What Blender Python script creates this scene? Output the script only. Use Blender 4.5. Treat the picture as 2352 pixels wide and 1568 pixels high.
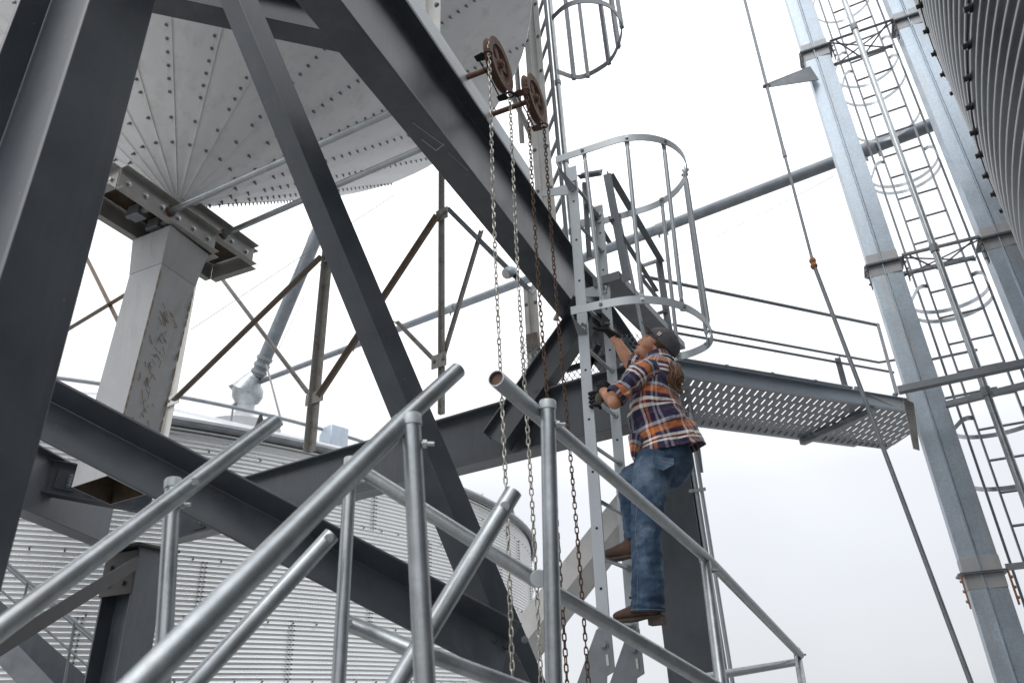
import bpy, bmesh, math, random
import numpy as np
from mathutils import Vector, Matrix, noise
random.seed(7); np.random.seed(7)
RAD = math.radians
scene = bpy.context.scene
for o in list(bpy.data.objects): bpy.data.objects.remove(o)

# ------------------------------------------------------------ camera
# frame measured on a 2352 x 1568 grid; the camera stands at the origin,
# +Y is the horizontal viewing direction, +Z is up, metres everywhere.
FPX, CX, CY = 1699.0, 1176.0, 784.0
PITCH, ROLL = RAD(27.1), RAD(2.69)
FW = np.array([0, math.cos(PITCH), math.sin(PITCH)])
_R0 = np.array([1.0, 0, 0]); _U0 = np.array([0, -math.sin(PITCH), math.cos(PITCH)])
RT = _R0*math.cos(ROLL) - _U0*math.sin(ROLL)
UP = _U0*math.cos(ROLL) + _R0*math.sin(ROLL)
cd = bpy.data.cameras.new('camera'); cam = bpy.data.objects.new('camera', cd)
scene.collection.objects.link(cam); scene.camera = cam
cam.matrix_world = Matrix(((RT[0], UP[0], -FW[0], 0), (RT[1], UP[1], -FW[1], 0), (RT[2], UP[2], -FW[2], 0), (0, 0, 0, 1)))
cd.sensor_width = 36; cd.lens = FPX/2352*36
cd.clip_start = 0.05; cd.clip_end = 3000
cd.dof.use_dof = True; cd.dof.focus_distance = 4.2; cd.dof.aperture_fstop = 3.6
scene.render.resolution_x, scene.render.resolution_y = 1024, 682

# ------------------------------------------------------------ world and sun
W = bpy.data.worlds.new('World'); scene.world = W; W.use_nodes = True
nt = W.node_tree; nt.nodes.clear()
out = nt.nodes.new('ShaderNodeOutputWorld'); bg = nt.nodes.new('ShaderNodeBackground')
sky = nt.nodes.new('ShaderNodeTexSky'); sky.sky_type = 'NISHITA'; sky.sun_disc = False
SUN_EL, SUN_AZ = RAD(46), RAD(212)
sky.sun_elevation = SUN_EL; sky.sun_rotation = SUN_AZ
tc = nt.nodes.new('ShaderNodeTexCoord'); sep = nt.nodes.new('ShaderNodeSeparateXYZ')
nt.links.new(tc.outputs['Generated'], sep.inputs[0])
cr = nt.nodes.new('ShaderNodeValToRGB')       # overcast deck: brighter towards the zenith
cr.color_ramp.elements[0].position = 0.0; cr.color_ramp.elements[0].color = (7.0, 7.2, 7.6, 1)
cr.color_ramp.elements[1].position = 1.0; cr.color_ramp.elements[1].color = (20.5, 20.6, 20.9, 1)
e = cr.color_ramp.elements.new(0.26); e.color = (8.4, 8.6, 9.0, 1)
e = cr.color_ramp.elements.new(0.5); e.color = (14.2, 14.3, 14.5, 1)
nt.links.new(sep.outputs['Z'], cr.inputs[0])
nz = nt.nodes.new('ShaderNodeTexNoise'); nz.inputs['Scale'].default_value = 1.6; nz.inputs['Detail'].default_value = 4
nt.links.new(tc.outputs['Generated'], nz.inputs['Vector'])
mr = nt.nodes.new('ShaderNodeMapRange'); mr.inputs['From Min'].default_value = .3; mr.inputs['From Max'].default_value = .7
mr.inputs['To Min'].default_value = .84; mr.inputs['To Max'].default_value = 1.05
nt.links.new(nz.outputs['Fac'], mr.inputs['Value'])
mu = nt.nodes.new('ShaderNodeMix'); mu.data_type = 'RGBA'; mu.blend_type = 'MULTIPLY'; mu.inputs['Factor'].default_value = 1
nt.links.new(cr.outputs[0], mu.inputs['A']); nt.links.new(mr.outputs[0], mu.inputs['B'])
mx = nt.nodes.new('ShaderNodeMix'); mx.data_type = 'RGBA'; mx.inputs['Factor'].default_value = .93
nt.links.new(sky.outputs[0], mx.inputs['A']); nt.links.new(mu.outputs['Result'], mx.inputs['B'])
nt.links.new(mx.outputs['Result'], bg.inputs['Color']); bg.inputs['Strength'].default_value = 0.1
nt.links.new(bg.outputs[0], out.inputs[0])
sl = bpy.data.lights.new('sun', 'SUN'); sl.energy = .8; sl.angle = RAD(30); sl.color = (1, .98, .95)
so = bpy.data.objects.new('sun', sl); scene.collection.objects.link(so)
sd = Vector((math.sin(SUN_AZ)*math.cos(SUN_EL), math.cos(SUN_AZ)*math.cos(SUN_EL), math.sin(SUN_EL)))
so.rotation_euler = sd.to_track_quat('Z', 'Y').to_euler()
scene.view_settings.view_transform = 'Standard'; scene.view_settings.look = 'None'
scene.view_settings.exposure = 0.22; scene.view_settings.gamma = 1.0
scene.render.engine = 'CYCLES'

# ------------------------------------------------------------ measuring helpers
def ray(x, y): return FW + RT*(x-CX)/FPX - UP*(y-CY)/FPX
def V3(a): return Vector((float(a[0]), float(a[1]), float(a[2])))
def D(x, y, d): return V3(ray(x, y)*d)                      # at a depth
def Y(x, y, yy): r = ray(x, y); return V3(r/r[1]*yy)        # at a forward distance
def Z(x, y, z): r = ray(x, y); return V3(r/r[2]*z)          # at a height
def PL(x, y, n, c): r = ray(x, y); return V3(r*(c/float(np.dot(r, n))))   # on a plane
GA = RAD(23)
A = Vector((math.sin(GA), math.cos(GA), 0)); B = Vector((math.cos(GA), -math.sin(GA), 0)); UZ = Vector((0, 0, 1))
GROUND = -3.3

# ------------------------------------------------------------ mesh builder
class MB:
    def __init__(s): s.v = []; s.f = []; s.uv = {}
    def add(s, vs, fs, uvs=None):
        n = len(s.v); s.v += [tuple(v) for v in vs]
        for i, f in enumerate(fs):
            if uvs is not None: s.uv[len(s.f)] = uvs[i]
            s.f.append(tuple(n+k for k in f))
        return s
    def box(s, c, ax, dims):
        c = Vector(c); a, b, d = ax; x, y, z = dims[0]/2, dims[1]/2, dims[2]/2
        vs = [c+a*(i*x)+b*(j*y)+d*(k*z) for i in (-1, 1) for j in (-1, 1) for k in (-1, 1)]
        return s.add(vs, [(0,1,3,2),(4,6,7,5),(0,4,5,1),(2,3,7,6),(0,2,6,4),(1,5,7,3)])
    def bar(s, p, q, w, h, up=UZ):
        p = Vector(p); q = Vector(q); t = (q-p); L = t.length; t.normalize()
        sd = t.cross(up).normalized(); u = sd.cross(t).normalized()
        return s.box((p+q)/2, (t, sd, u), (L, w, h))
    def prism(s, prof, p, q, up=UZ, side=None):
        p = Vector(p); q = Vector(q); t = (q-p).normalized()
        sd = t.cross(up).normalized(); u = sd.cross(t).normalized(); n = len(prof)
        if side is not None: sd = side; u = up
        vs = [p+sd*a+u*b for a, b in prof]+[q+sd*a+u*b for a, b in prof]
        fs = [(i, (i+1) % n, n+(i+1) % n, n+i) for i in range(n)]+[tuple(range(n))[::-1], tuple(range(n, 2*n))]
        return s.add(vs, fs)
    def tube(s, p, q, r, n=14, r2=None, cap=True, wall=0):
        return s.path([p, q], r, n, r2=r2, cap=cap, wall=wall)
    def path(s, pts, r, n=10, r2=None, cap=True, closed=False, wall=0, rr=None):
        pts = [Vector(p) for p in pts]; m = len(pts); vs = []; prev = None
        for i, p in enumerate(pts):
            if closed: t = pts[(i+1) % m]-pts[i-1]
            else: t = pts[min(i+1, m-1)]-pts[max(i-1, 0)]
            t.normalize()
            if prev is None:
                a = Vector((0, 0, 1)) if abs(t.z) < .9 else Vector((1, 0, 0)); sd = t.cross(a).normalized()
            else: sd = (prev-t*prev.dot(t)).normalized()
            prev = sd; u = t.cross(sd)
            ra = rr[i] if rr else (r if r2 is None else r+(r2-r)*i/(m-1))
            vs += [p+(sd*math.cos(2*math.pi*k/n)+u*math.sin(2*math.pi*k/n))*ra for k in range(n)]
        fs = []
        for i in range(m if closed else m-1):
            j = (i+1) % m
            for k in range(n):
                l = (k+1) % n; fs.append((i*n+k, i*n+l, j*n+l, j*n+k))
        if cap and not closed: fs += [tuple(range(n))[::-1], tuple(range((m-1)*n, m*n))]
        return s.add(vs, fs)
    def hollow(s, p, q, r, wall=.004, n=20):                # open-ended pipe with an inside
        p = Vector(p); q = Vector(q); t = (q-p).normalized()
        a = Vector((0, 0, 1)) if abs(t.z) < .9 else Vector((1, 0, 0)); sd = t.cross(a).normalized(); u = t.cross(sd)
        ring = lambda c, ra: [c+(sd*math.cos(2*math.pi*k/n)+u*math.sin(2*math.pi*k/n))*ra for k in range(n)]
        vs = ring(p, r)+ring(q, r)+ring(q, r-wall)+ring(p, r-wall); fs = []
        for b in range(4):
            c = (b+1) % 4
            for k in range(n): l = (k+1) % n; fs.append((b*n+k, b*n+l, c*n+l, c*n+k))
        return s.add(vs, fs)
    def plate(s, pts, th, nrm=None):                        # flat polygon with a thickness
        pts = [Vector(p) for p in pts]; n = len(pts)
        if nrm is None: nrm = (pts[1]-pts[0]).cross(pts[2]-pts[1]).normalized()
        vs = [p+nrm*th/2 for p in pts]+[p-nrm*th/2 for p in pts]
        return s.add(vs, [tuple(range(n)), tuple(range(n, 2*n))[::-1]]+[(i, n+i, n+(i+1) % n, (i+1) % n) for i in range(n)])
    def strip(s, pts, w, th, wdir=UZ):                      # flat bar bent along a path, standing on edge
        pts = [Vector(p) for p in pts]; m = len(pts); vs = []
        for i, p in enumerate(pts):
            t = (pts[min(i+1, m-1)]-pts[max(i-1, 0)]).normalized(); nn = t.cross(wdir).normalized()
            for a, b in ((-1, -1), (1, -1), (1, 1), (-1, 1)): vs.append(p+nn*(a*th/2)+wdir*(b*w/2))
        fs = []
        for i in range(m-1):
            for k in range(4): l = (k+1) % 4; fs.append((i*4+k, i*4+l, i*4+4+l, i*4+4+k))
        fs += [(3, 2, 1, 0), tuple(range((m-1)*4, m*4))]
        return s.add(vs, fs)
    def bolt(s, p, nrm, r=.012, h=.01, n=6, washer=True):
        p = Vector(p); nrm = Vector(nrm).normalized()
        if washer: s.tube(p, p+nrm*h*.3, r*1.45, 12)
        s.tube(p+nrm*h*.3, p+nrm*h*1.3, r, n); return s
    def ibeam(s, p, q, h, b, tf, tw, up=UZ):
        H, w, t = h/2, b/2, tw/2
        return s.prism([(-w,-H),(w,-H),(w,-H+tf),(t,-H+tf),(t,H-tf),(w,H-tf),(w,H),(-w,H),(-w,H-tf),(-t,H-tf),(-t,-H+tf),(-w,-H+tf)], p, q, up)
    def angle(s, p, q, a, b, t, up=UZ):
        return s.prism([(0,0),(a,0),(a,t),(t,t),(t,b),(0,b)], p, q, up)

def mesh_of(mb, name, origin=None, smooth=35):
    org = Vector(origin) if origin is not None else Vector((0, 0, 0))
    me = bpy.data.meshes.new(name)
    me.from_pydata([Vector(v)-org for v in mb.v], [], mb.f); me.validate()
    if mb.uv:
        ul = me.uv_layers.new(name='UVMap')
        for pl in me.polygons:
            if pl.index in mb.uv:
                for k, li in enumerate(pl.loop_indices): ul.data[li].uv = mb.uv[pl.index][k]
    bm = bmesh.new(); bm.from_mesh(me); bmesh.ops.recalc_face_normals(bm, faces=bm.faces); bm.to_mesh(me); bm.free()
    if smooth:
        me.polygons.foreach_set('use_smooth', [True]*len(me.polygons)); me.set_sharp_from_angle(angle=RAD(smooth))
    return me
def tag(o, label=None, cat=None, group=None, kind=None):
    if label: o['label'] = label
    if cat: o['category'] = cat
    if group: o['group'] = group
    if kind: o['kind'] = kind
    return o
def wloc(o):
    l = Vector(o.location)
    while o.parent: o = o.parent; l += Vector(o.location)
    return l
def thing(name, label, cat, loc, group=None):
    o = bpy.data.objects.new(name, None); scene.collection.objects.link(o); o.location = loc
    o.empty_display_size = .1
    return tag(o, label, cat, group)
def part(name, mb, mat, parent, label=None, smooth=35, bevel=0, kind=None):
    pw = wloc(parent); me = mesh_of(mb, name, pw, smooth)
    o = bpy.data.objects.new(name, me); scene.collection.objects.link(o); o.parent = parent
    me.materials.append(mat)
    if bevel: bev(o, bevel)
    return tag(o, label, kind=kind)
def solo(name, mb, mat, label, cat, group=None, smooth=35, bevel=0, kind=None):
    vs = np.array(mb.v); c = (vs.min(0)+vs.max(0))/2; org = Vector((c[0], c[1], vs[:, 2].min()))
    me = mesh_of(mb, name, org, smooth); me.materials.append(mat)
    o = bpy.data.objects.new(name, me); scene.collection.objects.link(o); o.location = org
    if bevel: bev(o, bevel)
    return tag(o, label, cat, group, kind)
def bev(o, w):
    m = o.modifiers.new('bevel', 'BEVEL'); m.width = w; m.segments = 2; m.limit_method = 'ANGLE'; m.angle_limit = RAD(50)

# ------------------------------------------------------------ materials
def newmat(name):
    m = bpy.data.materials.new(name); m.use_nodes = True; t = m.node_tree
    b = t.nodes['Principled BSDF']; return m, t, b
def node(t, kind, **kw):
    n = t.nodes.new(kind)
    for k, v in kw.items():
        if k in n.inputs: n.inputs[k].default_value = v
        else: setattr(n, k, v)
    return n
def ramp(t, src, stops):
    r = t.nodes.new('ShaderNodeValToRGB'); cr = r.color_ramp
    cr.elements[0].position = stops[0][0]; cr.elements[0].color = (*stops[0][1], 1)
    cr.elements[1].position = stops[-1][0]; cr.elements[1].color = (*stops[-1][1], 1)
    for p, c in stops[1:-1]: e = cr.elements.new(p); e.color = (*c, 1)
    t.links.new(src, r.inputs[0]); return r.outputs[0]
def mixc(t, f, a, b, mode='MIX'):
    n = t.nodes.new('ShaderNodeMix'); n.data_type = 'RGBA'; n.blend_type = mode
    for s, v in (('Factor', f), ('A', a), ('B', b)):
        if hasattr(v, 'is_output'): t.links.new(v, n.inputs[s])
        elif s == 'Factor': n.inputs[s].default_value = v
        else: n.inputs[s].default_value = (*v, 1)
    return n.outputs['Result']
def metal(name, base, var=.15, rough=.42, metallic=0.0, scale=6, stain=None, stain_amt=.5, speck=None, spangle=0, bump=.02, streak=None, fine=60):
    m, t, b = newmat(name); L = t.links
    tcn = t.nodes.new('ShaderNodeTexCoord'); geo = t.nodes.new('ShaderNodeNewGeometry')
    pos = geo.outputs['Position']
    n1 = node(t, 'ShaderNodeTexNoise', Scale=scale, Detail=6.0, Roughness=.65); L.new(pos, n1.inputs['Vector'])
    lo = tuple(c*(1-var) for c in base); hi = tuple(min(1, c*(1+var)) for c in base)
    col = ramp(t, n1.outputs['Fac'], [(.3, lo), (.7, hi)])
    if spangle:
        vo = node(t, 'ShaderNodeTexVoronoi', Scale=90.0); L.new(pos, vo.inputs['Vector'])
        sc = t.nodes.new('ShaderNodeSeparateColor'); L.new(vo.outputs['Color'], sc.inputs[0])
        g = ramp(t, sc.outputs[0], [(0, (1-spangle,)*3), (1, (1+spangle,)*3)])
        col = mixc(t, 1.0, col, g, 'MULTIPLY')
    if streak:
        mp = node(t, 'ShaderNodeMapping'); mp.inputs['Scale'].default_value = (9, 9, .7); L.new(pos, mp.inputs['Vector'])
        n3 = node(t, 'ShaderNodeTexNoise', Scale=1.0, Detail=5.0, Roughness=.7); L.new(mp.outputs[0], n3.inputs['Vector'])
        f = ramp(t, n3.outputs['Fac'], [(.52, (0, 0, 0)), (.72, (.8, .8, .8))]); col = mixc(t, f, col, streak)
    if stain:
        n2 = node(t, 'ShaderNodeTexNoise', Scale=scale*1.7, Detail=9.0, Roughness=.75); L.new(pos, n2.inputs['Vector'])
        f = ramp(t, n2.outputs['Fac'], [(1-.42*stain_amt-.18, (0, 0, 0)), (1-.42*stain_amt, (1, 1, 1))]); col = mixc(t, f, col, stain)
    if speck:
        vo = node(t, 'ShaderNodeTexVoronoi', Scale=15.0); L.new(pos, vo.inputs['Vector'])
        f = ramp(t, vo.outputs['Distance'], [(.022, (1, 1, 1)), (.036, (0, 0, 0))]); col = mixc(t, f, col, speck)
    L.new(col, b.inputs['Base Color'])
    nf = node(t, 'ShaderNodeTexNoise', Scale=float(fine), Detail=4.0); L.new(pos, nf.inputs['Vector'])
    rr = node(t, 'ShaderNodeMapRange'); rr.inputs['To Min'].default_value = max(.05, rough-.1); rr.inputs['To Max'].default_value = min(1, rough+.14)
    L.new(n1.outputs['Fac'], rr.inputs['Value']); L.new(rr.outputs[0], b.inputs['Roughness'])
    if bump: bp = node(t, 'ShaderNodeBump', Strength=.35, Distance=bump*.02); L.new(nf.outputs['Fac'], bp.inputs['Height']); L.new(bp.outputs[0], b.inputs['Normal'])
    b.inputs['Metallic'].default_value = metallic
    return m
M = {}
M['dark'] = metal('dark painted steel', (.053, .064, .078), .25, .36, 0, 4, streak=(.082, .090, .10), stain=(.055, .05, .038), stain_amt=.55, speck=(.30, .31, .33)); M['dark'].node_tree.nodes['Principled BSDF'].inputs['Specular IOR Level'].default_value = .7
M['darkdirty'] = metal('grimy dark steel', (.030, .030, .030), .3, .5, 0, 5, stain=(.055, .042, .028), stain_amt=.7)
M['galv'] = metal('galvanised tube', (.40, .43, .45), .2, .36, .85, 9, spangle=.05, streak=(.36, .36, .35))
M['galvsheet'] = metal('galvanised sheet', (.45, .52, .59), .10, .44, .5, 3, spangle=.10, streak=(.42, .42, .42))
M['galvdark'] = metal('dull galvanised steel', (.22, .24, .26), .2, .5, .4, 5, stain=(.16, .14, .11), stain_amt=.6)
M['ladder'] = metal('ladder grey steel', (.46, .50, .53), .09, .42, .25, 5, stain=(.42, .39, .27), stain_amt=.42)
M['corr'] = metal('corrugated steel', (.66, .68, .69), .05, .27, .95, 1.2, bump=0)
M['corrdark'] = metal('dark corrugated steel', (.14, .15, .16), .2, .30, .9, 2.2, streak=(.2, .2, .2))  # corrugated sheet with a much darker base colour than the far bin
M['roof'] = metal('roof sheet', (.66, .68, .70), .06, .4, .5, 2)
M['hopper'] = metal('hopper sheet', (.80, .815, .83), .05, .5, .05, 3, streak=(.66, .65, .62), fine=25)
M['white'] = metal('weathered white paint', (.70, .70, .68), .08, .6, 0, 7, stain=(.22, .18, .11), stain_amt=.40, streak=(.52, .49, .42))
M['spout'] = metal('dull spout pipe', (.17, .19, .21), .2, .42, .6, 3, speck=(.5, .5, .5))
M['gate'] = metal('gate channel steel', (.34, .335, .32), .15, .5, .3, 8, stain=(.16, .11, .07), stain_amt=.55)
M['blue'] = metal('bluish galvanised channel', (.30, .34, .385), .1, .45, .3, 4, streak=(.3, .33, .36))
M['weal'] = metal('rust weal', (.30, .205, .12), .25, .8, 0, 30)
M['beige'] = metal('lattice angle steel', (.34, .33, .31), .18, .6, .1, 8, stain=(.15, .10, .06), stain_amt=.7)
M['brown'] = metal('rusted angle steel', (.22, .175, .14), .2, .65, .1, 9, stain=(.16, .10, .06), stain_amt=.55)
M['chute'] = metal('chute paint', (.42, .43, .44), .08, .5, .1, 5, stain=(.33, .27, .19), stain_amt=.22, streak=(.33, .33, .32))
M['rust'] = metal('rusty cast iron', (.165, .092, .066), .3, .75, .1, 20, stain=(.11, .07, .055), stain_amt=.8, bump=.1)
M['rustchain'] = metal('rusty chain steel', (.12, .068, .045), .35, .65, .3, 60)
M['zinc'] = metal('zinc chain steel', (.46, .45, .40), .2, .38, .7, 60)
M['orange'] = metal('orange rust plate', (.34, .14, .06), .25, .8, 0, 30)
M['black'] = metal('black bolt', (.012, .012, .013), .3, .5, 0, 30)
M['steelbolt'] = metal('bright bolt', (.42, .43, .44), .15, .35, .8, 30)
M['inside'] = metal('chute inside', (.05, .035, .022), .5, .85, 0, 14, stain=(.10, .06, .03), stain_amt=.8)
M['gravel'] = metal('gravel', (.25, .245, .235), .35, .9, 0, 3, bump=.4, fine=30)
M['concrete'] = metal('concrete', (.30, .295, .285), .2, .85, 0, 2, bump=.2)
M['lamp'] = metal('lamp glass', (.62, .62, .58), .08, .25, 0, 10)
M['wire'] = metal('cable', (.13, .135, .14), .2, .5, .3, 10)
# ============================================================ SETTING
g = MB(); g.add([(-900, -900, GROUND), (900, -900, GROUND), (900, 900, GROUND), (-900, 900, GROUND)], [(0, 1, 2, 3)])
o = solo('ground', g, M['gravel'], None, None, smooth=0); o['kind'] = 'structure'
g = MB(); g.box((3, 8, GROUND+.02), (Vector((1, 0, 0)), Vector((0, 1, 0)), UZ), (26, 24, .06))
o = solo('concrete_pad', g, M['concrete'], None, None, smooth=0); o['kind'] = 'structure'

def corr_wall(cx, cy, R, z0, z1, pitch, amp, nseg, a0=0, a1=2*math.pi, samp=6):
    mb = MB(); n = int((z1-z0)/pitch*samp); full = abs(a1-a0-2*math.pi) < 1e-6; na = nseg if full else nseg+1
    ang = np.linspace(a0, a1, nseg+1)[:na]; vs = []
    for i in range(n+1):
        z = z0+i*pitch/samp; r = R+amp*math.sin(2*math.pi*i/samp)
        for t in ang: vs.append((cx+r*math.cos(t), cy+r*math.sin(t), z))
    fs = []
    for i in range(n):
        for k in range(nseg): l = (k+1) % na; fs.append((i*na+k, i*na+l, (i+1)*na+l, (i+1)*na+k))
    return mb.add(vs, fs)

# ------------------------------------------------------------ far bin with roof (lower left)
BC = Vector((-2.960*4.3, 4.918*4.3, 0)); BR = 3.0147*4.3; EZ = 4.3; PI2 = 2*math.pi
bn = thing('grain_bin', 'wide corrugated grain bin with low pale roof and ring rail, behind the lower-left beams', 'grain bin', (BC.x, BC.y, GROUND))
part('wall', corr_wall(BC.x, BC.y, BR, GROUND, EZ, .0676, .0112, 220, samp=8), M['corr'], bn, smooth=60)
pk = ray(560, 950); pz = pk[2]/math.hypot(pk[0], pk[1])*math.hypot(BC.x, BC.y)
PEAK = Vector((BC.x, BC.y, pz))
mb = MB(); ns = 44
for k in range(ns):                                          # standing-seam roof panels
    a0, a1 = PI2*k/ns, PI2*(k+1)/ns; rt = 1.1; zt = pz-.35
    ro = BR+.16
    pts = [(ro, a0, EZ+.02), (ro, a1, EZ+.02), (rt, a1, zt), (rt, a0, zt)]
    mb.add([(BC.x+r*math.cos(a), BC.y+r*math.sin(a), z) for r, a, z in pts], [(0, 1, 2, 3)])
    p = Vector((BC.x+ro*math.cos(a0), BC.y+ro*math.sin(a0), EZ+.05)); q = Vector((BC.x+rt*math.cos(a0), BC.y+rt*math.sin(a0), zt+.03))
    mb.bar(p, q, .04, .07)
part('roof', mb, M['roof'], bn, smooth=0)
mb = MB(); m_ = 160
mb.path([(BC.x+(BR+.12)*math.cos(PI2*k/m_), BC.y+(BR+.12)*math.sin(PI2*k/m_), EZ-.02) for k in range(m_)], .075, 8, closed=True)
part('eave', mb, M['galvdark'], bn)
for k in range(ns*2):                                        # dark snow clips at the eave
    a = PI2*k/ns/2
    if k % 4 == 0:
        c = Vector((BC.x+(BR+.13)*math.cos(a), BC.y+(BR+.13)*math.sin(a), EZ)); d = Vector((math.cos(a), math.sin(a), 0)); s_ = Vector((-d.y, d.x, 0))
        mb = MB(); mb.plate([c-s_*.11, c+s_*.11, c+UZ*.34+s_*.02-d*.05, c+UZ*.34-s_*.02-d*.05], .04)
        part('roof_clip', mb, M['black'], bn)
rb = MB(); fr = .90; rz = EZ+(pz-EZ)*(1-fr)+.42
rb.path([(BC.x+BR*fr*math.cos(PI2*k/m_), BC.y+BR*fr*math.sin(PI2*k/m_), rz) for k in range(m_)], .035, 6, closed=True)
for k in range(0, ns): 
    a = PI2*k/ns; p = Vector((BC.x+BR*fr*math.cos(a), BC.y+BR*fr*math.sin(a), rz)); rb.tube(p, p-UZ*.42, .02, 5)
part('ring_rail', rb, M['galvdark'], bn)
mb = MB()                                                    # bolt rows: horizontal joints and vertical laps
for j in range(9):
    z = EZ-.40-j*.8112
    for k in range(200):
        a = PI2*k/200
        c = Vector((BC.x+(BR+.0105)*math.cos(a), BC.y+(BR+.0105)*math.sin(a), z))
        if c.y > BC.y+2: continue
        mb.tube(c, c+Vector((math.cos(a), math.sin(a), 0))*.02, .014, 5)
    for k in range(28):
        a = PI2*(k+.5*(j % 2))/28
        for da in (-.0022, .0022):
            for i in range(12):
                c = Vector((BC.x+(BR+.0105)*math.cos(a+da), BC.y+(BR+.0105)*math.sin(a+da), z-.034-.0676*i))
                if c.y > BC.y+2: continue
                mb.tube(c, c+Vector((math.cos(a), math.sin(a), 0))*.02, .012, 5)
part('bolts', mb, M['black'], bn, smooth=0)
for i_ in range(900):                                        # where the filling spout meets the roof
    q_ = V3(ray(560, 958)*(12+i_*.02)); rd_ = math.hypot(q_.x-BC.x, q_.y-BC.y)
    if rd_ < BR*.98 and q_.z <= EZ+(pz-EZ)*(1-rd_/BR)+.15: break
PEAK = q_
mb = MB(); mb.path([PEAK-UZ*.5, PEAK+UZ*.02], 1.5, 24, r2=.6); mb.path([PEAK, D(566, 922, float(np.array(PEAK) @ FW))], .36, 20); part('peak_collar', mb, M['roof'], bn)
mb = MB(); vv = Z(768, 985, EZ+.95); vv = BC+ (Vector((vv.x, vv.y, 0))-BC)*1.0; vv.z = EZ+.75
dd = (Vector((BC.x, BC.y, 0))-Vector((vv.x, vv.y, 0))).normalized(); ss = Vector((-dd.y, dd.x, 0))
mb.prism([(-.32,-.45),(.32,-.45),(.32,.1),(.1,.35),(-.32,.35)], vv-ss*.35, vv+ss*.35); mb.v = [tuple(vv+(Vector(q)-vv)*.6) for q in mb.v]; mb.box(vv-UZ*.40, (dd, ss, UZ), (.28, .28, .35))
part('roof_vent', mb, M['galvsheet'], bn, bevel=.02)

# ------------------------------------------------------------ spouts to the bin peak
PD = float(np.array(PEAK) @ FW); PS = PD/26.0
e0_, e1_, e2_, e3_, e4_ = [D(x, y, PD) for x, y in ((566, 925), (568, 912), (570, 890), (580, 872), (590, 862))]
mb = MB(); mb.path([e0_, e1_, e2_, e3_, e4_], .5, 20, rr=[.40*PS, .52*PS, .54*PS, .34*PS, .25*PS]); 
mb.box(D(552, 922, PD), (Vector((.7, 0, .7)), Vector((0, 1, 0)), Vector((-.7, 0, .7))), (.75, .5, .06))
mb.box(D(548, 884, PD), (Vector((.9, 0, .35)), Vector((0, 1, 0)), Vector((-.35, 0, .9))), (.7, .5, .05))
solo('spout_elbow', mb, M['galv'], 'round galvanised spout elbow on top of the bin peak', 'spout elbow')
s0 = D(590, 866, PD); s1 = D(745, 500, PD*1.05); s2 = s1+(s1-s0)*1.1
sp = thing('down_spout', 'thick blue-grey spout pipe dropping steeply to the bin peak', 'spout pipe', tuple(s0))
mb = MB(); mb.path([s0, s1, s2], .24*PS, 18); part('pipe', mb, M['spout'], sp)
mb = MB()
for t in (.03, .07, .11): c = s0.lerp(s1, t); d = (s1-s0).normalized(); mb.tube(c-d*.07, c+d*.07, .28*PS, 16)
part('clamp', mb, M['galvdark'], sp)
c0 = D(598, 876, PD); c1 = D(2150, 283, 11.0)
cs = thing('cross_spout', 'long inclined spout pipe crossing the whole sky behind the ladder cage', 'spout pipe', tuple(c0))
dv = (c1-c0); mb = MB(); mb.path([c0, c1+dv*.02], .105, 18); part('pipe', mb, M['spout'], cs)
for t in (.3, .52, .80, .962):
    mb = MB(); c = c0+dv*t; d = dv.normalized(); mb.tube(c-d*.12, c+d*.12, .12, 18)
    for s in (-1, 1): mb.box(c+UZ*.0+d*s*.1-UZ*.16, (d, d.cross(UZ).normalized(), UZ), (.03, .04, .09))
    part('coupling', mb, M['galvdark'], cs)
def wire(p, q, r, label, sag=0):
    mb = MB(); p = Vector(p); q = Vector(q)
    mb.path([p.lerp(q, t/12)-UZ*sag*4*(t/12)*(1-t/12) for t in range(13)], r, 5)
    return solo('guy_wire', mb, M['wire'], label, 'guy wire', 'thin guy wires against the sky')
wire(D(1270, 188, 14), D(1510, -12, 16), .006, 'thin wire running up from the upper cage hoop to the top edge')
wire(D(1440, 640, 20), D(1915, 405, 14), .007, 'thin wire slanting under the cross spout behind the cage', .05)
wire(D(438, 757, 18), D(905, 448, 18), .009, 'thin wire rising from the chute past the steep spout pipe')
wire(D(1020, 812, 24), D(1200, 768, 22), .006, 'faint wire between the lattice post and the chains')
wire(D(590, 880, 26), D(735, 470, 26), .01, 'wire alongside the steep spout pipe on its left side')
wire(D(640, 800, 26), D(760, 560, 26), .01, 'wire alongside the steep spout pipe on its right side')
wire(D(612, 838, 23), D(648, 975, 18), .03, 'dark guy rod from the bin peak down to the eave')
wire(D(838, 812, 20), D(890, 850, 16), .02, 'short grey strut under the cross spout')

# ------------------------------------------------------------ hopper bottom bin (upper left)
HT = 3.2
hx, hy = -.6995*HT, 1.2614*HT
HZ0, HZ1, HR = HT*1.02, HT*1.6431, .7919*HT
HR0 = .05; NP = 20
hp = thing('hopper_bin', 'riveted cone hopper bottom of a steel bin overhead at upper left', 'hopper bin', (hx, hy, HZ0))
ph0 = math.atan2(-hy, -hx)+.04
def cone_az(x, y):
    r = ray(x, y); best = None
    for i in range(400):
        s = 2+i*.02; q = r*s; rad = math.hypot(q[0]-hx, q[1]-hy); zc_ = HZ0+(HZ1-HZ0)*(rad-HR0)/(HR-HR0)
        if best is None or abs(q[2]-zc_) < best[0]: best = (abs(q[2]-zc_), math.atan2(q[1]-hy, q[0]-hx))
    return best[1]
ph0 = cone_az(500, 80)
def hpt(r, a, dz=0): f = (r-HR0)/(HR-HR0); return Vector((hx+r*math.cos(a), hy+r*math.sin(a), HZ0+(HZ1-HZ0)*f+dz))
slope = math.atan2(HZ1-HZ0, HR-HR0)
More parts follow.
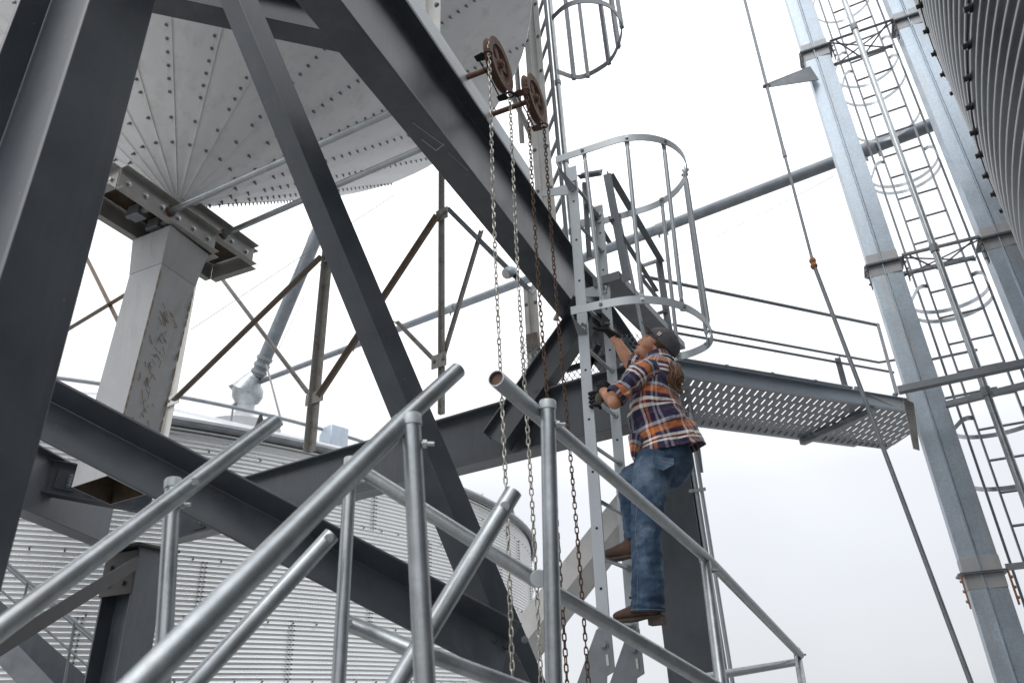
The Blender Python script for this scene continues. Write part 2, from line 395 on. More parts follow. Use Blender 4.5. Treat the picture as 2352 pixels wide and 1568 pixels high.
for k in range(NP):
    a0 = ph0+PI2*k/NP; a1 = ph0+PI2*(k+1)/NP; mb = MB(); nr, na = 10, 5; vs = []
    for i in range(nr+1):
        r = HR0+(HR-HR0)*i/nr
        for j in range(na+1):
            a = a0+(a1-a0)*j/na+ (.012*(.5+j/na) if j == na else 0)
            dn = -.010 if j == na else -.022*math.sin(math.pi*min(1, i/nr*1.05))*math.sin(math.pi*j/na)*(i/nr)
            vs.append(hpt(r, a, dn+(.004 if j == 0 else 0)))
    vs2 = [v+UZ*.012 for v in vs]; n1 = len(vs)
    fs = [(i*(na+1)+j, i*(na+1)+j+1, (i+1)*(na+1)+j+1, (i+1)*(na+1)+j) for i in range(nr) for j in range(na)]
    e0 = [(i*(na+1)+na, (i+1)*(na+1)+na, n1+(i+1)*(na+1)+na, n1+i*(na+1)+na) for i in range(nr)]
    e1 = [(nr*(na+1)+j, nr*(na+1)+j+1, n1+nr*(na+1)+j+1, n1+nr*(na+1)+j) for j in range(na)]
    mb.add(vs+vs2, fs+e0+e1+[tuple(n1+q for q in f) for f in fs])
    pnl = part('cone_panel', mb, M['hopper'], hp, smooth=25)
    mb = MB(); nb = 40
    for i in range(nb):
        r = HR0+.04+(HR-HR0-.06)*i/(nb-1); aa = a1-.016/max(r, .2)
        p = hpt(r, aa, -.006); nn = Vector((math.cos(aa)*math.sin(slope), math.sin(aa)*math.sin(slope), -math.cos(slope)))
        if r < .30 or (r < .6 and i % 2): continue
        mb.tube(p-nn*.004, p+nn*.005, .0115, 6); mb.tube(p+nn*.004, p+nn*.024, .0065, 6)
    part('rivets', mb, M['galvdark'], pnl, smooth=0)
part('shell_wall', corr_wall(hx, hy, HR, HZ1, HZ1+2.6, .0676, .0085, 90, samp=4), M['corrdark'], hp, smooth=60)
# slide gate frames under the hopper, on the building grid
gt = thing('slide_gate', 'open steel slide gate frame under the hopper cone, above the square chute', 'slide gate', (hx, hy, 3.0))
g1z0, gh = 3.0, .17
def onp(x, y, z): return Z(x, y, z)
N1 = onp(284, 427, g1z0); N2 = onp(472, 589, g1z0); F1 = onp(222, 488, g1z0)
u0, u1 = N1.dot(A), N2.dot(A); v1 = (N1.dot(B)+N2.dot(B))/2; v0 = F1.dot(B)
def gp(u, v, z): return A*u+B*v+UZ*z
def cbox(u0, u1, v0, v1, z0, z1, name, par):
    def chan(p, q, inward, nm):
        # C channel: web on the outside, flanges pointing out
        t = (q-p).normalized(); o_ = -inward; mb = MB(); w, f, th = z1-z0, .055, .006
        mb.prism([(0,0),(f,0),(f,th),(th,th),(th,w-th),(f,w-th),(f,w),(0,w)], p+UZ*0, q+UZ*0, up=UZ, side=o_)
        L = (q-p).length; n = max(3, int(L/.13))
        pp = part(nm, mb, M['gate'], par, bevel=.001)
        m2 = MB()
        for i in range(n):
            c = p.lerp(q, (i+.5)/n)+UZ*(w*.5)+o_*th; m2.bolt(c, o_, .013, .012)
        part('bolts', m2, M['steelbolt'], pp)
    chan(gp(u0, v1, z0), gp(u1, v1, z0), -B, name); chan(gp(u0, v0, z0), gp(u1, v0, z0), B, name)
    chan(gp(u0, v0, z0), gp(u0, v1, z0), A, name); chan(gp(u1, v0, z0), gp(u1, v1, z0), -A, name)
cbox(u0, u1, v0, v1, g1z0, g1z0+gh, 'lower_channel', gt)
M1 = onp(479, 540, g1z0+gh+.005); M2 = onp(574, 612, g1z0+gh+.005); M3 = onp(491, 646, g1z0+gh+.005)
u3 = M2.dot(A); v3 = (M1.dot(B)+M2.dot(B))/2; v2 = M3.dot(B); u2 = onp(410, 441, g1z0+2*gh).dot(A)
cbox(u2, u3, v2, v3, g1z0+gh+.005, g1z0+2*gh+.005, 'upper_channel', gt)
mb = MB(); mb.box(gp((u0+u1)/2, (v0+v1)/2, g1z0+gh*.8), (A, B, UZ), (u1-u0-.03, v1-v0-.03, .01)); part('gate_plate', mb, M['inside'], gt)
mb = MB(); mb.box(gp((u2+u3)/2, (v2+v3)/2, g1z0+gh*1.8), (A, B, UZ), (u3-u2-.03, v3-v2-.03, .01)); part('gate_plate', mb, M['inside'], gt)
mb = MB()
for s in (.35, .55): 
    c = gp(u0+(u1-u0)*s, v0+.06, g1z0+.06); mb.tube(c, gp(u0+(u1-u0)*s, v1-.03, g1z0+.06), .022, 12)
    mb.box(gp(u0+(u1-u0)*s, (v0+v1)/2, g1z0+.06), (A, B, UZ), (.08, .10, .08))
part('roller', mb, M['galvdark'], gt, bevel=.003)
def rod(x0, y0, x1, y1, z, lab):
    p = Z(x0, y0, z); q = Z(x1, y1, z); ext = q+(q-p)*.08
    t = thing('gate_rod', lab, 'control rod', tuple(p), 'gate control rods')
    mb = MB(); mb.path([p, ext], .021, 14); part('pipe', mb, M['galv'], t)
    mb = MB(); d = (q-p).normalized(); mb.tube(p-d*.03, p+d*.03, .035, 8); mb.tube(p-UZ*.05+d*.01, p+UZ*.05+d*.01, .012, 8); mb.tube(p-d*.09+UZ*.0, p-d*.03, .016, 8)
    for s in (-1, 1): mb.bolt(p+UZ*.045*s-d*.02, d, .014, .02)
    part('knuckle', mb, M['rust'], t)
rod(387, 488, 884, 265, 3.09, 'upper galvanised control rod crossing in front of the hopper cone')
rod(508, 541, 958, 346, 3.26, 'lower galvanised control rod crossing in front of the hopper cone')

# square chute below the gate
cz0 = 1.42
cbl = Z(164, 1119, cz0); cbn = Z(253, 1159, cz0); cbr = Z(334, 1136, cz0)
ctn = rise = None
def vert_up(p, z): return Vector((p.x, p.y, z))
ch = thing('square_chute', 'square pale grey drop chute scratched with rust, open at its lower end', 'chute', (cbn.x, cbn.y, cz0))
bk = Z(246, 1092, cz0); corners = [cbl, cbn, cbr, bk]; cc = (cbl+cbr)/2
mb = MB(); zt = g1z0-.02; th = .006
tL, tN, tR = Z(318, 556, zt), Z(391, 530, zt), Z(466, 582, zt); tops = [tL, tL+tR-tN, tR, tN]
def upc(p, z):
    i = min(range(4), key=lambda k: (Vector((corners[k].x, corners[k].y, 0))-Vector((p.x, p.y, 0))).length)
    off = p-corners[i]; return (corners[i].lerp(tops[i], (z-cz0)/(zt-cz0)))+Vector((off.x, off.y, 0))
vert_up = upc
for i in range(4):
    p, q = corners[i], corners[(i+1) % 4]
    pt, qt = vert_up(p, zt), vert_up(q, zt)
    n_ = (q-p).cross(UZ).normalized(); 
    if n_.dot(cc-p) > 0: n_ = -n_
    for k_ in range(14): f0, f1 = k_/14, (k_+1)/14; mb.add([p.lerp(pt, f0), q.lerp(qt, f0), q.lerp(qt, f1), p.lerp(pt, f1)], [(0, 1, 2, 3)])
part('duct', mb, M['chute'], ch, smooth=20)
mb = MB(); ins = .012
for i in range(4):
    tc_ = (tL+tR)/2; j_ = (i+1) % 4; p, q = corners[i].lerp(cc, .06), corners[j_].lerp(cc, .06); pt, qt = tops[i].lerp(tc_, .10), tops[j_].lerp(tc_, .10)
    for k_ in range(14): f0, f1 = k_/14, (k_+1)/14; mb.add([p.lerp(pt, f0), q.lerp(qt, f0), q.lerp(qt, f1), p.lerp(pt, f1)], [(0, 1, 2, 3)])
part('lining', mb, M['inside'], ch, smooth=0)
mb = MB(); 
for i in range(4):
    p, q = corners[i]+(corners[i]-cc)*.16, corners[(i+1) % 4]+(corners[(i+1) % 4]-cc)*.16
    mb.prism([(0,0),(.05,0),(.05,.008),(0,.008)], vert_up(p, zt-.0), vert_up(q, zt-.0))
    p2, q2 = corners[i], corners[(i+1) % 4]
    mb.plate([vert_up(p2, zt-.22), vert_up(q2, zt-.22), vert_up(q, zt), vert_up(p, zt)], .006)
part('collar', mb, M['chute'], ch, smooth=0)
# scratches: thin raised rust weals on the chute's right face
mb = MB(); cbn = bk; e1 = (cbr-cbn); nrm = e1.cross(UZ).normalized(); nrm = -nrm if nrm.dot(cc-cbn) > 0 else nrm
rnd = random.Random(3)
def face_pt(t, zz): k = (zz-cz0)/(zt-cz0); return bk.lerp(tN, k).lerp(cbr.lerp(tR, k), t)
nrm = (cbr-bk).cross(tN-bk).normalized(); nrm = -nrm if nrm.dot(cc-bk) > 0 else nrm
for i in range(70):
    t = rnd.gauss(.42, .12); zz = cz0+.35+rnd.random()**1.2*(zt-cz0-.75); L = rnd.uniform(.012, .07); an = rnd.gauss(-.5, .25)
    if rnd.random() < .2: an = rnd.uniform(1.2, 1.5); L *= 1.4
    t = min(max(t, .15), .9); c = face_pt(t, zz)+nrm*.0035; d = e1.normalized()*math.cos(an)+UZ*math.sin(an)
    mb.box(c, (d, nrm, d.cross(nrm)), (L, .002, rnd.uniform(.0012, .0035)))
for tt in (.02, .985):
    for i in range(26):
        zz = cz0+.05+(zt-cz0-.3)*(i+rnd.random())/26; c = face_pt(tt, zz)+nrm*.0035
        mb.box(c, (e1.normalized(), nrm, UZ), (rnd.uniform(.004, .012), .002, rnd.uniform(.03, .09)))
part('rust_scratches', mb, M['weal'], ch, smooth=0)

# ------------------------------------------------------------ upright near-left column
rf = ray(205, 0); rb_ = ray(358, 0); rf0 = rf[0]/rf[1]; rb0 = rb_[0]/rb_[1]
fw_ = .20; Yf = (fw_*A.x-fw_*A.y*rb0)/(rb0-rf0)
pf = Vector((rf0*Yf, Yf, 0)); pb = pf+A*fw_
LC = (pf+pb)/2-B*.205
cz = 4.2
lc = thing('near_column', 'thick dark I-section column close to the camera at the left edge', 'steel column', (LC.x, LC.y, GROUND))
mb = MB(); hh, bb, tf_, tw_ = .205, .10, .017, .011
prof = [(-hh,-bb),(-hh+tf_,-bb),(-hh+tf_,-tw_),(hh-tf_,-tw_),(hh-tf_,-bb),(hh,-bb),(hh,bb),(hh-tf_,bb),(hh-tf_,tw_),(-hh+tf_,tw_),(-hh+tf_,bb),(-hh,bb)]
vs = [LC+B*a+A*b+UZ*GROUND for a, b in prof]+[LC+B*a+A*b+UZ*cz for a, b in prof]; n = 12
mb.add(vs, [(i, (i+1) % n, n+(i+1) % n, n+i) for i in range(n)]+[tuple(range(n))[::-1], tuple(range(n, 2*n))])
part('shaft', mb, M['dark'], lc, bevel=.003)
mb = MB(); mb.box(LC+UZ*(GROUND+.06), (A, B, UZ), (.4, .45, .03)); part('base_plate', mb, M['dark'], lc)

# ------------------------------------------------------------ big overhead girder, its end column, the cross girder
NXY = Y(1351, 844, 3.9); NB = Vector((NXY.x, NXY.y, 0))        # near ladder stringer on plan
def UVZ(u, v, z): return NB+A*u+B*v+UZ*z
DZ0, DH = 2.65, .565
def girder(name, p, q, h, b, label, tf=.016, tw=.010, mat='dark', boltends=()):
    t = thing(name, label, 'steel beam', tuple(p))
    mb = MB(); mb.ibeam(p, q, h, b, tf, tw); part('section', mb, M[mat], t, bevel=.003)
    d = (q-p).normalized(); sd = d.cross(UZ).normalized()
    for s, L in boltends:
        c = p+d*L; mb = MB(); side = sd*s
        u = side.cross(d).normalized()
        mb.box(c+side*(tw/2+.006), (d, sd, u), (.16, .010, h-.12)); 
        pl = part('splice_plate', mb, M[mat], t, bevel=.002); mb = MB()
        for i in range(4): mb.bolt(c+d*.03+side*(tw/2+.011)+u*((i-1.5)*(h-.2)/3.6), side, .014, .018)
        part('bolts', mb, M['galvdark'], pl)
    return t
vD = -.343
girder('overhead_girder', UVZ(-4.6, vD, DZ0+DH/2), UVZ(3.55, vD, DZ0+DH/2), DH, .165, 'huge dark overhead I-beam running diagonally from top centre down behind the ladder')
gsc = MB()
for a_, b_, w_ in (((948, 282), (1022, 336), .003), ((968, 320), (1002, 346), .004), ((1002, 346), (1020, 330), .005), ((1095, 405), (1101, 412), .006), ((1116, 430), (1121, 434), .006), ((1030, 352), (1075, 392), .002)):
    gsc.bar(Z(*a_, DZ0-.001), Z(*b_, DZ0-.001), w_, .0015)
part('paint_scratches', gsc, M['galv'], [o for o in scene.objects if o.name == 'overhead_girder'][0], smooth=0)
# angle rail bolted on the girder's top, carrying the pulleys
mb = MB(); zt_ = DZ0+DH
mb.prism([(0,0),(-.06,0),(-.06,.008),(-.008,.008),(-.008,.12),(0,.12)], UVZ(-2.2, vD+.083, zt_+.004), UVZ(-.05, vD+.083, zt_+.004), up=UZ, side=B)
solo('top_angle', mb, M['ladder'], 'thin grey steel angle lying on the top edge of the big overhead girder', 'steel angle')
# end column
PCx = UVZ(3.75, vD, 0)
ec = thing('end_column', 'dark steel column at right behind the climber, with pale conduits on its right edge', 'steel column', (PCx.x, PCx.y, GROUND))
cL = Y(1516, 1300, 7.3); cR = Y(1621, 1300, 7.3); wB = (cR.x-cL.x)/B.x*.98; pc = (cL+cR)/2; pc = Vector((pc.x, pc.y, 0))
mb = MB(); hh, bb, tf_, tw_ = .2, wB/2, .02, .014
prof = [(-bb,-hh),(bb,-hh),(bb,-hh+tf_),(tw_,-hh+tf_),(tw_,hh-tf_),(bb,hh-tf_),(bb,hh),(-bb,hh),(-bb,hh-tf_),(-tw_,hh-tf_),(-tw_,-hh+tf_),(-bb,-hh+tf_)]
vs = [pc+B*a+A*b+UZ*GROUND for a, b in prof]+[pc+B*a+A*b+UZ*(DZ0-.01) for a, b in prof]
mb.add(vs, [(i, (i+1) % n, n+(i+1) % n, n+i) for i in range(n)]+[tuple(range(n))[::-1], tuple(range(n, 2*n))])
part('shaft', mb, M['dark'], ec, bevel=.004)
for k, (off, w_) in enumerate(((.035, .035), (.085, .03))):
    c = pc+B*(bb+off)-A*.17; mb = MB(); mb.path([c+UZ*GROUND, c+UZ*2.75], w_*.62, 12); part('conduit', mb, M['ladder'], ec)
mb = MB(); mb.path([Y(1556, 800, 6.7), Y(1570, 870, 6.75), Y(1592, 958, 6.85), Y(1600, 1000, 7.0), Y(1611, 1085, 7.08)], .021, 12); mb.tube(Y(1588, 945, 6.83), Y(1594, 968, 6.87), .03, 12); part('conduit', mb, M['galv'], ec)
for zz in (1.0, -.16+.0):
    c = Y(1608, 1137, 7.2) if zz > .5 else Y(1672, 1548, 7.2)
    q = pc+B*(bb+.05)-A*.2; q.z = c.z; mb = MB(); mb.box(q, (B, A, UZ), (.16, .02, .03)); mb.bolt(q-A*.01-B*.05, -A, .012, .01); part('clamp', mb, M['chute'], ec)
# cross girder (plane normal nB, perpendicular distance 4.19 at its near flange)
AZB = RAD(122); dB = Vector((math.sin(AZB), math.cos(AZB), 0)); nBv = Vector((math.sin(AZB-math.pi/2), math.cos(AZB-math.pi/2), 0))
if nBv.y < 0: nBv = -nBv
BZ0, BH, BP = 1.66, .42, 4.19+.09
nBn = np.array(nBv)
def onB(x, y, off=0): return PL(x, y, nBn, BP+off)
bl = onB(395, 1235); br = onB(1530, 900)
def lineB(p): s = Vector((p.x, p.y, 0)).dot(dB); return nBv*BP+dB*s
pB0 = lineB(bl)+UZ*(BZ0+BH/2); pB1 = lineB(br)+UZ*(BZ0+BH/2)
girder('cross_girder', pB0, pB1, BH, .18, 'dark horizontal I-beam crossing behind the chains and the ladder', boltends=((1, .42),))
# left girder running away towards the corner column
CXg = -3.94-.09
gC0 = Vector((CXg-.02, 4.6, BZ0+.27)); gC1 = Vector((CXg, pB0.y+.05, BZ0+.27))
girder('side_girder', gC0, gC1, .54, .18, 'dark I-beam at lower left under the chute, meeting the corner column')
p0 = PL(60, 1075, nBn, BP+.9); p1 = PL(330, 1165, nBn, BP+.9)
st0 = Vector((CXg+.02, 5.35, 0)); st0.z = 1.98; q0 = st0+dB*(-.02); q1 = st0+Vector((1.6, .25, 0))
girder('short_girder', D(25, 1078, 6.2), D(350, 1142, 6.9), .30, .12, 'short dark bolted beam behind the lower end of the chute', boltends=((1, .42),))
# corner column
kc = Y(290, 1430, 7.35); kc = Vector((kc.x, kc.y, 0))
cc_ = thing('corner_column', 'dark column at lower left under the meeting point of two girders', 'steel column', (kc.x, kc.y, GROUND))
mb = MB(); hh, bb = .17, .2
prof = [(-bb,-hh),(-bb+.02,-hh),(-bb+.02,-.01),(bb-.02,-.01),(bb-.02,-hh),(bb,-hh),(bb,hh),(bb-.02,hh),(bb-.02,.01),(-bb+.02,.01),(-bb+.02,hh),(-bb,hh)]
vs = [kc+B*a+A*b+UZ*GROUND for a, b in prof]+[kc+B*a+A*b+UZ*(BZ0-.03) for a, b in prof]
mb.add(vs, [(i, (i+1) % n, n+(i+1) % n, n+i) for i in range(n)]+[tuple(range(n))[::-1], tuple(range(n, 2*n))])
part('shaft', mb, M['dark'], cc_, bevel=.004)
mb = MB(); mb.box(kc+UZ*(BZ0-.02), (A, B, UZ), (.5, .55, .025)); mb.box(kc+UZ*(BZ0-.26)-A*.18, (B, A, UZ), (.42, .02, .4))
for i in range(2):
    for j in range(2): mb.bolt(kc-A*.19+B*(-.1+.2*i)+UZ*(BZ0-.2-.16*j), -A, .02, .02)
part('cap_plate', mb, M['darkdirty'], cc_, bevel=.003)
# long angle running from the corner column to the left edge
p = Y(318, 1305, 7.1); q = D(-160, 1610, 4.3); mb = MB()
mb.angle(p, q, .13, .12, .012); solo('bracing_angle', mb, M['darkdirty'], 'brown rusty steel angle from the corner column down to the left edge', 'steel angle', bevel=.002)
# top beam crossing at the top left behind the thin brace
p = Z(300, -12, 3.42); q = Z(830, 102, 3.42); d = (q-p).normalized()
girder('top_beam', p-d*1.0+UZ*.1, q+UZ*.1, .26, .13, 'dark beam across the top edge in front of the hopper cone', mat='dark')

# ------------------------------------------------------------ thin dark brace (tee section) through the middle
b0 = D(512, -90, 3.75); b1 = D(1253, 1690, 2.98)
tb = thing('diagonal_brace', 'long dark steel angle brace slanting from top centre down to the bottom centre', 'steel brace', tuple(b1))
mb = MB(); dirb = (b1-b0).normalized(); view = (b0+b1).normalized()
sdb = dirb.cross(view).normalized()       # across the picture
fwd = sdb.cross(dirb).normalized()
if fwd.y < 0: fwd = -fwd
if sdb.x < 0: sdb = -sdb
L1, L2, tk = .105, .105, .010
dl_ = (-sdb*.93+fwd*.36).normalized(); dr_ = (fwd*.62+sdb*.78).normalized(); tk = .009
prof3 = [dl_*0-dr_*0, dl_*.098, dl_*.098+dr_*tk, dl_*tk+dr_*tk, dl_*tk+dr_*.112, dr_*.112]
vs = [b0+q for q in prof3]+[b1+q for q in prof3]; n = 6
mb.add(vs, [(i, (i+1) % n, n+(i+1) % n, n+i) for i in range(n)]+[tuple(range(n))[::-1], tuple(range(n, 2*n))])
part('section', mb, M['dark'], tb, bevel=.002)
mb = MB()
for (x, y) in ((1172, 1455), (1188, 1520), (1205, 1468)):
    c = D(x, y, 3.0); mb.bolt(c, -fwd, .010, .012)
part('bolts', mb, M['galvdark'], tb)
# near stair stringer beam
n0 = D(40, 880, 2.72); n1 = D(1168, 1468, 2.90); 
ns_ = thing('near_beam', 'near dark I-beam slanting from the left column down to the diagonal brace', 'steel beam', tuple(n1))
mb = MB(); dn = (n1-n0).normalized(); mb.prism([(0,-.178),(.012,-.178),(.012,-.170),(.008,-.170),(.008,-.010),(.113,-.010),(.113,0),(0,0)], n0, n1, up=Vector((0, .5, .86))); part('section', mb, M['dark'], ns_, bevel=.002)
mb = MB()
for (x, y) in ((1130, 1474), (1158, 1485)): c = D(x, y, 2.86); mb.bolt(c, Vector((.3, -.9, .2)), .012, .016)
part('bolts', mb, M['darkdirty'], ns_)
mb = MB(); mb.plate([D(1085, 1470, 2.96), D(1185, 1500, 2.94), D(1235, 1600, 2.92), D(1235, 1650, 2.92), D(1105, 1500, 2.97), D(1087, 1494, 2.96)], .012)
solo('gusset_plate', mb, M['dark'], 'dark steel plate joining the near beam to the diagonal brace at the bottom', 'gusset plate', bevel=.002)

# ------------------------------------------------------------ brace channels between girder and cross girder
s_ = 1.0
a0_ = Z(1345, 722, DZ0-.02); e_ = PL(1150, 1000, nBn, BP-.16)
bc = thing('channel_brace', 'short grey channel brace from the big girder down to the cross girder beside the chains', 'steel brace', tuple(e_))
mb = MB(); t_ = (e_-a0_).normalized(); vw_ = ((e_+a0_)/2).normalized(); ac_ = t_.cross(vw_).normalized(); ac_ = -ac_ if ac_.x > 0 else ac_
mb.ibeam(a0_+t_*(-.1), e_+t_*.05, .21, .13, .012, .010, up=(ac_*.82+vw_*.57).normalized())
part('channel', mb, M['dark'], bc, bevel=.002)
mb = MB()
for i in range(3): c = PL(1158, 962+18*i, nBn, BP-.12); mb.bolt(c-t_*0, -nBv, .016, .02)
part('bolts', mb, M['galvdark'], bc)
k0 = Y(1470, 1140, 5.3); k1 = Y(1195, 1490, 5.3); k1 = k1+(k1-k0)*.35
mb = MB(); t_ = (k1-k0).normalized(); vw_ = ((k1+k0)/2).normalized(); ac_ = t_.cross(vw_).normalized(); ac_ = -ac_ if ac_.x > 0 else ac_
q1_, q2_ = (ac_*.93+vw_*.36).normalized(), (-ac_*.80+vw_*.60).normalized(); pr_ = [ac_*0, q1_*.15, q1_*.15+q2_*.01, q1_*.01+q2_*.01, q2_*.17+q1_*.01, q2_*.17]
vs = [k0+q for q in pr_]+[k1+q for q in pr_]; mb.add(vs, [(i, (i+1) % 6, 6+(i+1) % 6, 6+i) for i in range(6)]+[tuple(range(6))[::-1], tuple(range(6, 12))])
solo('strut_channel', mb, M['white'], 'pale channel strut slanting behind the chains and the ladder foot', 'steel strut', bevel=.002)

mb = MB(); mb.plate([Z(x, y, DZ0-.012) for x, y in ((1285, 748), (1322, 668), (1400, 760), (1475, 860), (1392, 866), (1338, 806))], .014, UZ); solo('gusset_plate', mb, M['dark'], 'dark flat plate under the big girder just behind the ladder', 'gusset plate')
# ------------------------------------------------------------ expanded metal panel under the girder
mp_ = [Y(1492, 792, 5.3), Y(1380, 800, 5.3), Y(1270, 905, 5.3), Y(1420, 880, 5.3)]
sc = thing('mesh_guard', 'expanded metal guard panel framed in dark bars behind the ladder', 'guard panel', tuple(mp_[2]))
c_ = Y(1350, 850, 5.25); mb = MB(); n_ = Vector((0, 1, 0)); e1_ = Vector((1, 0, .0)); 
w2, h2 = .52, .30
for i in range(-26, 27):
    for s in (-1, 1):
        p = c_+e1_*(i*.042)-UZ*h2*1-e1_*s*.18; q = c_+e1_*(i*.042)+UZ*h2+e1_*s*.18
        def clipx(p, q):
            xs = c_.x-w2, c_.x+w2; t0, t1 = 0, 1
            for a, b in ((p.x-xs[0], q.x-xs[0]), (xs[1]-p.x, xs[1]-q.x)):
                if a < 0 and b < 0: return None
                if a < 0: t0 = max(t0, a/(a-b))
                if b < 0: t1 = min(t1, a/(a-b))
            return (p.lerp(q, t0), p.lerp(q, t1)) if t1 > t0 else None
        r_ = clipx(p, q)
        if r_: mb.bar(r_[0], r_[1], .004, .007, up=Vector((0, 1, 0)))
part('mesh', mb, M['galvdark'], sc, smooth=0)
mb = MB(); 
for a_, b_ in (((1270, 912), (1440, 868)), ((1300, 850), (1420, 812)), ((1325, 905), (1375, 795)), ((1440, 780), (1430, 890))): mb.bar(Y(*a_, 5.2), Y(*b_, 5.2), .035, .04)
part('frame', mb, M['dark'], sc)
# ------------------------------------------------------------ platform guard above the girder
pg = thing('platform_guard', 'grey angle-steel guard rail of the platform seen through the ladder cage', 'guard rail', tuple(Y(1529, 760, 5.6)))
def gbar(a_, b_, d0, d1, w=.05, nm='rail'):
    mb = MB(); mb.angle(D(*a_, d0), D(*b_, d1), w, w, .006); part(nm, mb, M['galvdark'], pg, bevel=.001)
gbar((1333, 412), (1382, 404), 5.2, 5.1); gbar((1338, 418), (1350, 590), 5.2, 5.0, .03, 'post'); gbar((1385, 402), (1432, 648), 5.1, 4.9, .055, 'post')
gbar((1394, 404), (1513, 604), 5.1, 6.0, .05); gbar((1398, 505), (1504, 671), 5.0, 5.9, .035); gbar((1507, 600), (1536, 800), 6.0, 5.7, .05, 'post')
gbar((1471, 617), (1510, 604), 6.4, 6.0, .035); gbar((1471, 617), (1492, 760), 6.4, 6.1, .03, 'post'); gbar((1478, 735), (1532, 718), 6.3, 5.8, .03)
gbar((1341, 470), (1395, 560), 5.1, 5.4, .035); gbar((1471, 640), (1510, 690), 6.4, 6.2, .03)
mb = MB(); mb.bar(D(1392, 640, 4.95), D(1548, 800, 6.1), .19, .06); part('toe_board', mb, M['galvdark'], pg)
# ------------------------------------------------------------ lattice posts and braces standing on the cross girder
def lat(x0, y0, x1, y1, w, label, name='lattice_post', mat='beige', off=.0, plates=(), cat='steel post', o1=None, grp=None):
    p = onB(x0, y0, off); q = onB(x1, y1, off if o1 is None else o1)
    t = thing(name, label, cat, tuple(min((p, q), key=lambda v: v.z)), grp)
    mb = MB(); k_ = .007; mb.prism([(-w/2,0),(w/2,0),(w/2,k_),(-w/2+k_,k_),(-w/2+k_,w*.8),(-w/2,w*.8)], p, q, up=-nBv, side=dB if abs((q-p).normalized().z) > .35 else (q-p).normalized().cross(nBv).normalized()); part('angle', mb, M[mat], t, bevel=.001)
    for (x, y, pw, ph_) in plates:
        c = onB(x, y, off-.03); mb = MB(); mb.box(c, (dB, nBv, UZ), (pw, .01, ph_)); g_ = part('gusset', mb, M[mat], t, bevel=.001)
        mb = MB(); 
        for s in (-1, 1): mb.bolt(c+dB*s*pw*.3-nBv*.005, -nBv, .012, .012)
        part('bolts', mb, M['galvdark'], g_)
    return t
lat(1017, 330, 1017, 952, .046, 'tall grey lattice post standing on the cross girder left of the chains', plates=((1015, 492, .13, .12), (1008, 828, .15, .12)))
lat(768, 470, 717, 1038, .085, 'tall rust-specked lattice post between the chute and the dark brace', plates=((756, 588, .20, .10), (722, 913, .22, .11)))
lat(463, 560, 380, 1010, .11, 'narrow pale lattice post standing close behind the square chute', mat='white', off=.1, plates=((398, 918, .22, .12),))
for a_, lb, mt, w in (((405, 920, 746, 588), 'rusty brace rising from the chute to the second lattice post', 'brown', .065),
             ((470, 585, 712, 905), 'grey brace falling from the slide gate to the second post', 'beige', .045),
             ((738, 908, 1010, 494), 'rusty brace rising steeply between the second and third lattice posts', 'brown', .06),
             ((912, 738, 1000, 828), 'short brace falling to the foot plate of the third lattice post', 'beige', .045),
             ((1028, 478, 1215, 665), 'grey brace falling from the third lattice post towards the lamp', 'galvdark', .05),
             ((1018, 828, 1108, 530), 'steep grey brace rising from the third lattice post to the girder', 'beige', .035),
             ((60, 815, 300, 670), 'brown brace rising between the near column and the chute', 'brown', .075),
             ((165, 520, 285, 760), 'thin brown brace falling between the near column and the chute', 'brown', .05)):
    lat(*a_, w, lb, 'lattice_brace', mt, off=-.05 if mt == 'brown' else .03, cat='steel brace')
# weathered white legs of the hopper bin
def leg(x, y, yy, w, z0, z1, label, parts_=2):
    c = Y(x, y, yy); c = Vector((c.x, c.y, 0)); t = thing('bin_column', label, 'bin leg', (c.x, c.y, z0), 'weathered white columns of the hopper bin')
    mb = MB(); s = w/2; f = .05
    prof = [(-s,-f),(-s*.35,-f*1.0),(-s*.3,-f*.3),(s*.3,-f*.3),(s*.35,-f),(s,-f),(s,-f+.006),(s*.40,-f+.006),(s*.35,-f*.3+.008),(-s*.35,-f*.3+.008),(-s*.40,-f+.006),(-s,-f+.006)]
    vs = [c+B*a+A*b+UZ*z0 for a, b in prof]+[c+B*a+A*b+UZ*z1 for a, b in prof]
    mb.add(vs, [(i, (i+1) % 12, 12+(i+1) % 12, 12+i) for i in range(12)]+[tuple(range(12))[::-1], tuple(range(12, 24))])
    part('leg_section', mb, M['white'], t, bevel=.001)
    mb = MB()
    for zz in np.arange(z0+.2, z1, .45):
        for s2 in (-.7, .7): mb.bolt(c+B*s*s2-A*f+UZ*float(zz), -A, .012, .01)
    part('bolts', mb, M['galvdark'], t)
leg(995, 60, 3.2, .155, 3.32, 4.7, 'weathered white bin leg at the top edge, left of the pulleys')
leg(1240, 250, 5.0, .165, 3.3, 9, 'weathered white bin leg running down past the pulleys beside the tall ladder')
leg(1224, 700, 5.6, .125, 2.1, 3.4, 'short lower piece of white bin leg under the big girder beside the lamp')
mb = MB(); mb.box(Y(1222, 782, 5.5), (B, A, UZ), (.10, .02, .13)); solo('foot_plate', mb, M['brown'], 'small rusty plate at the foot of the short white leg piece', 'steel plate')
mb = MB()
def lbar(x0, y0, x1, y1, yy, w, mat, lab):
    mb = MB(); mb.angle(Y(x0, y0, yy), Y(x1, y1, yy), w, w, .006, up=Vector((0, -1, 0))); return solo('bin_brace', mb, M[mat], lab, 'steel brace', bevel=.001)
lbar(1092, -20, 1150, 110, 5.6, .04, 'white', 'pale flat brace coming down from the top edge to the left pulley')
lbar(1176, 210, 1240, 345, 5.6, .045, 'white', 'thin pale brace slanting between the two pulleys and the bin leg')
lbar(1190, 130, 1205, 330, 5.7, .05, 'white', 'pale steel upright hanging between the two pulleys')
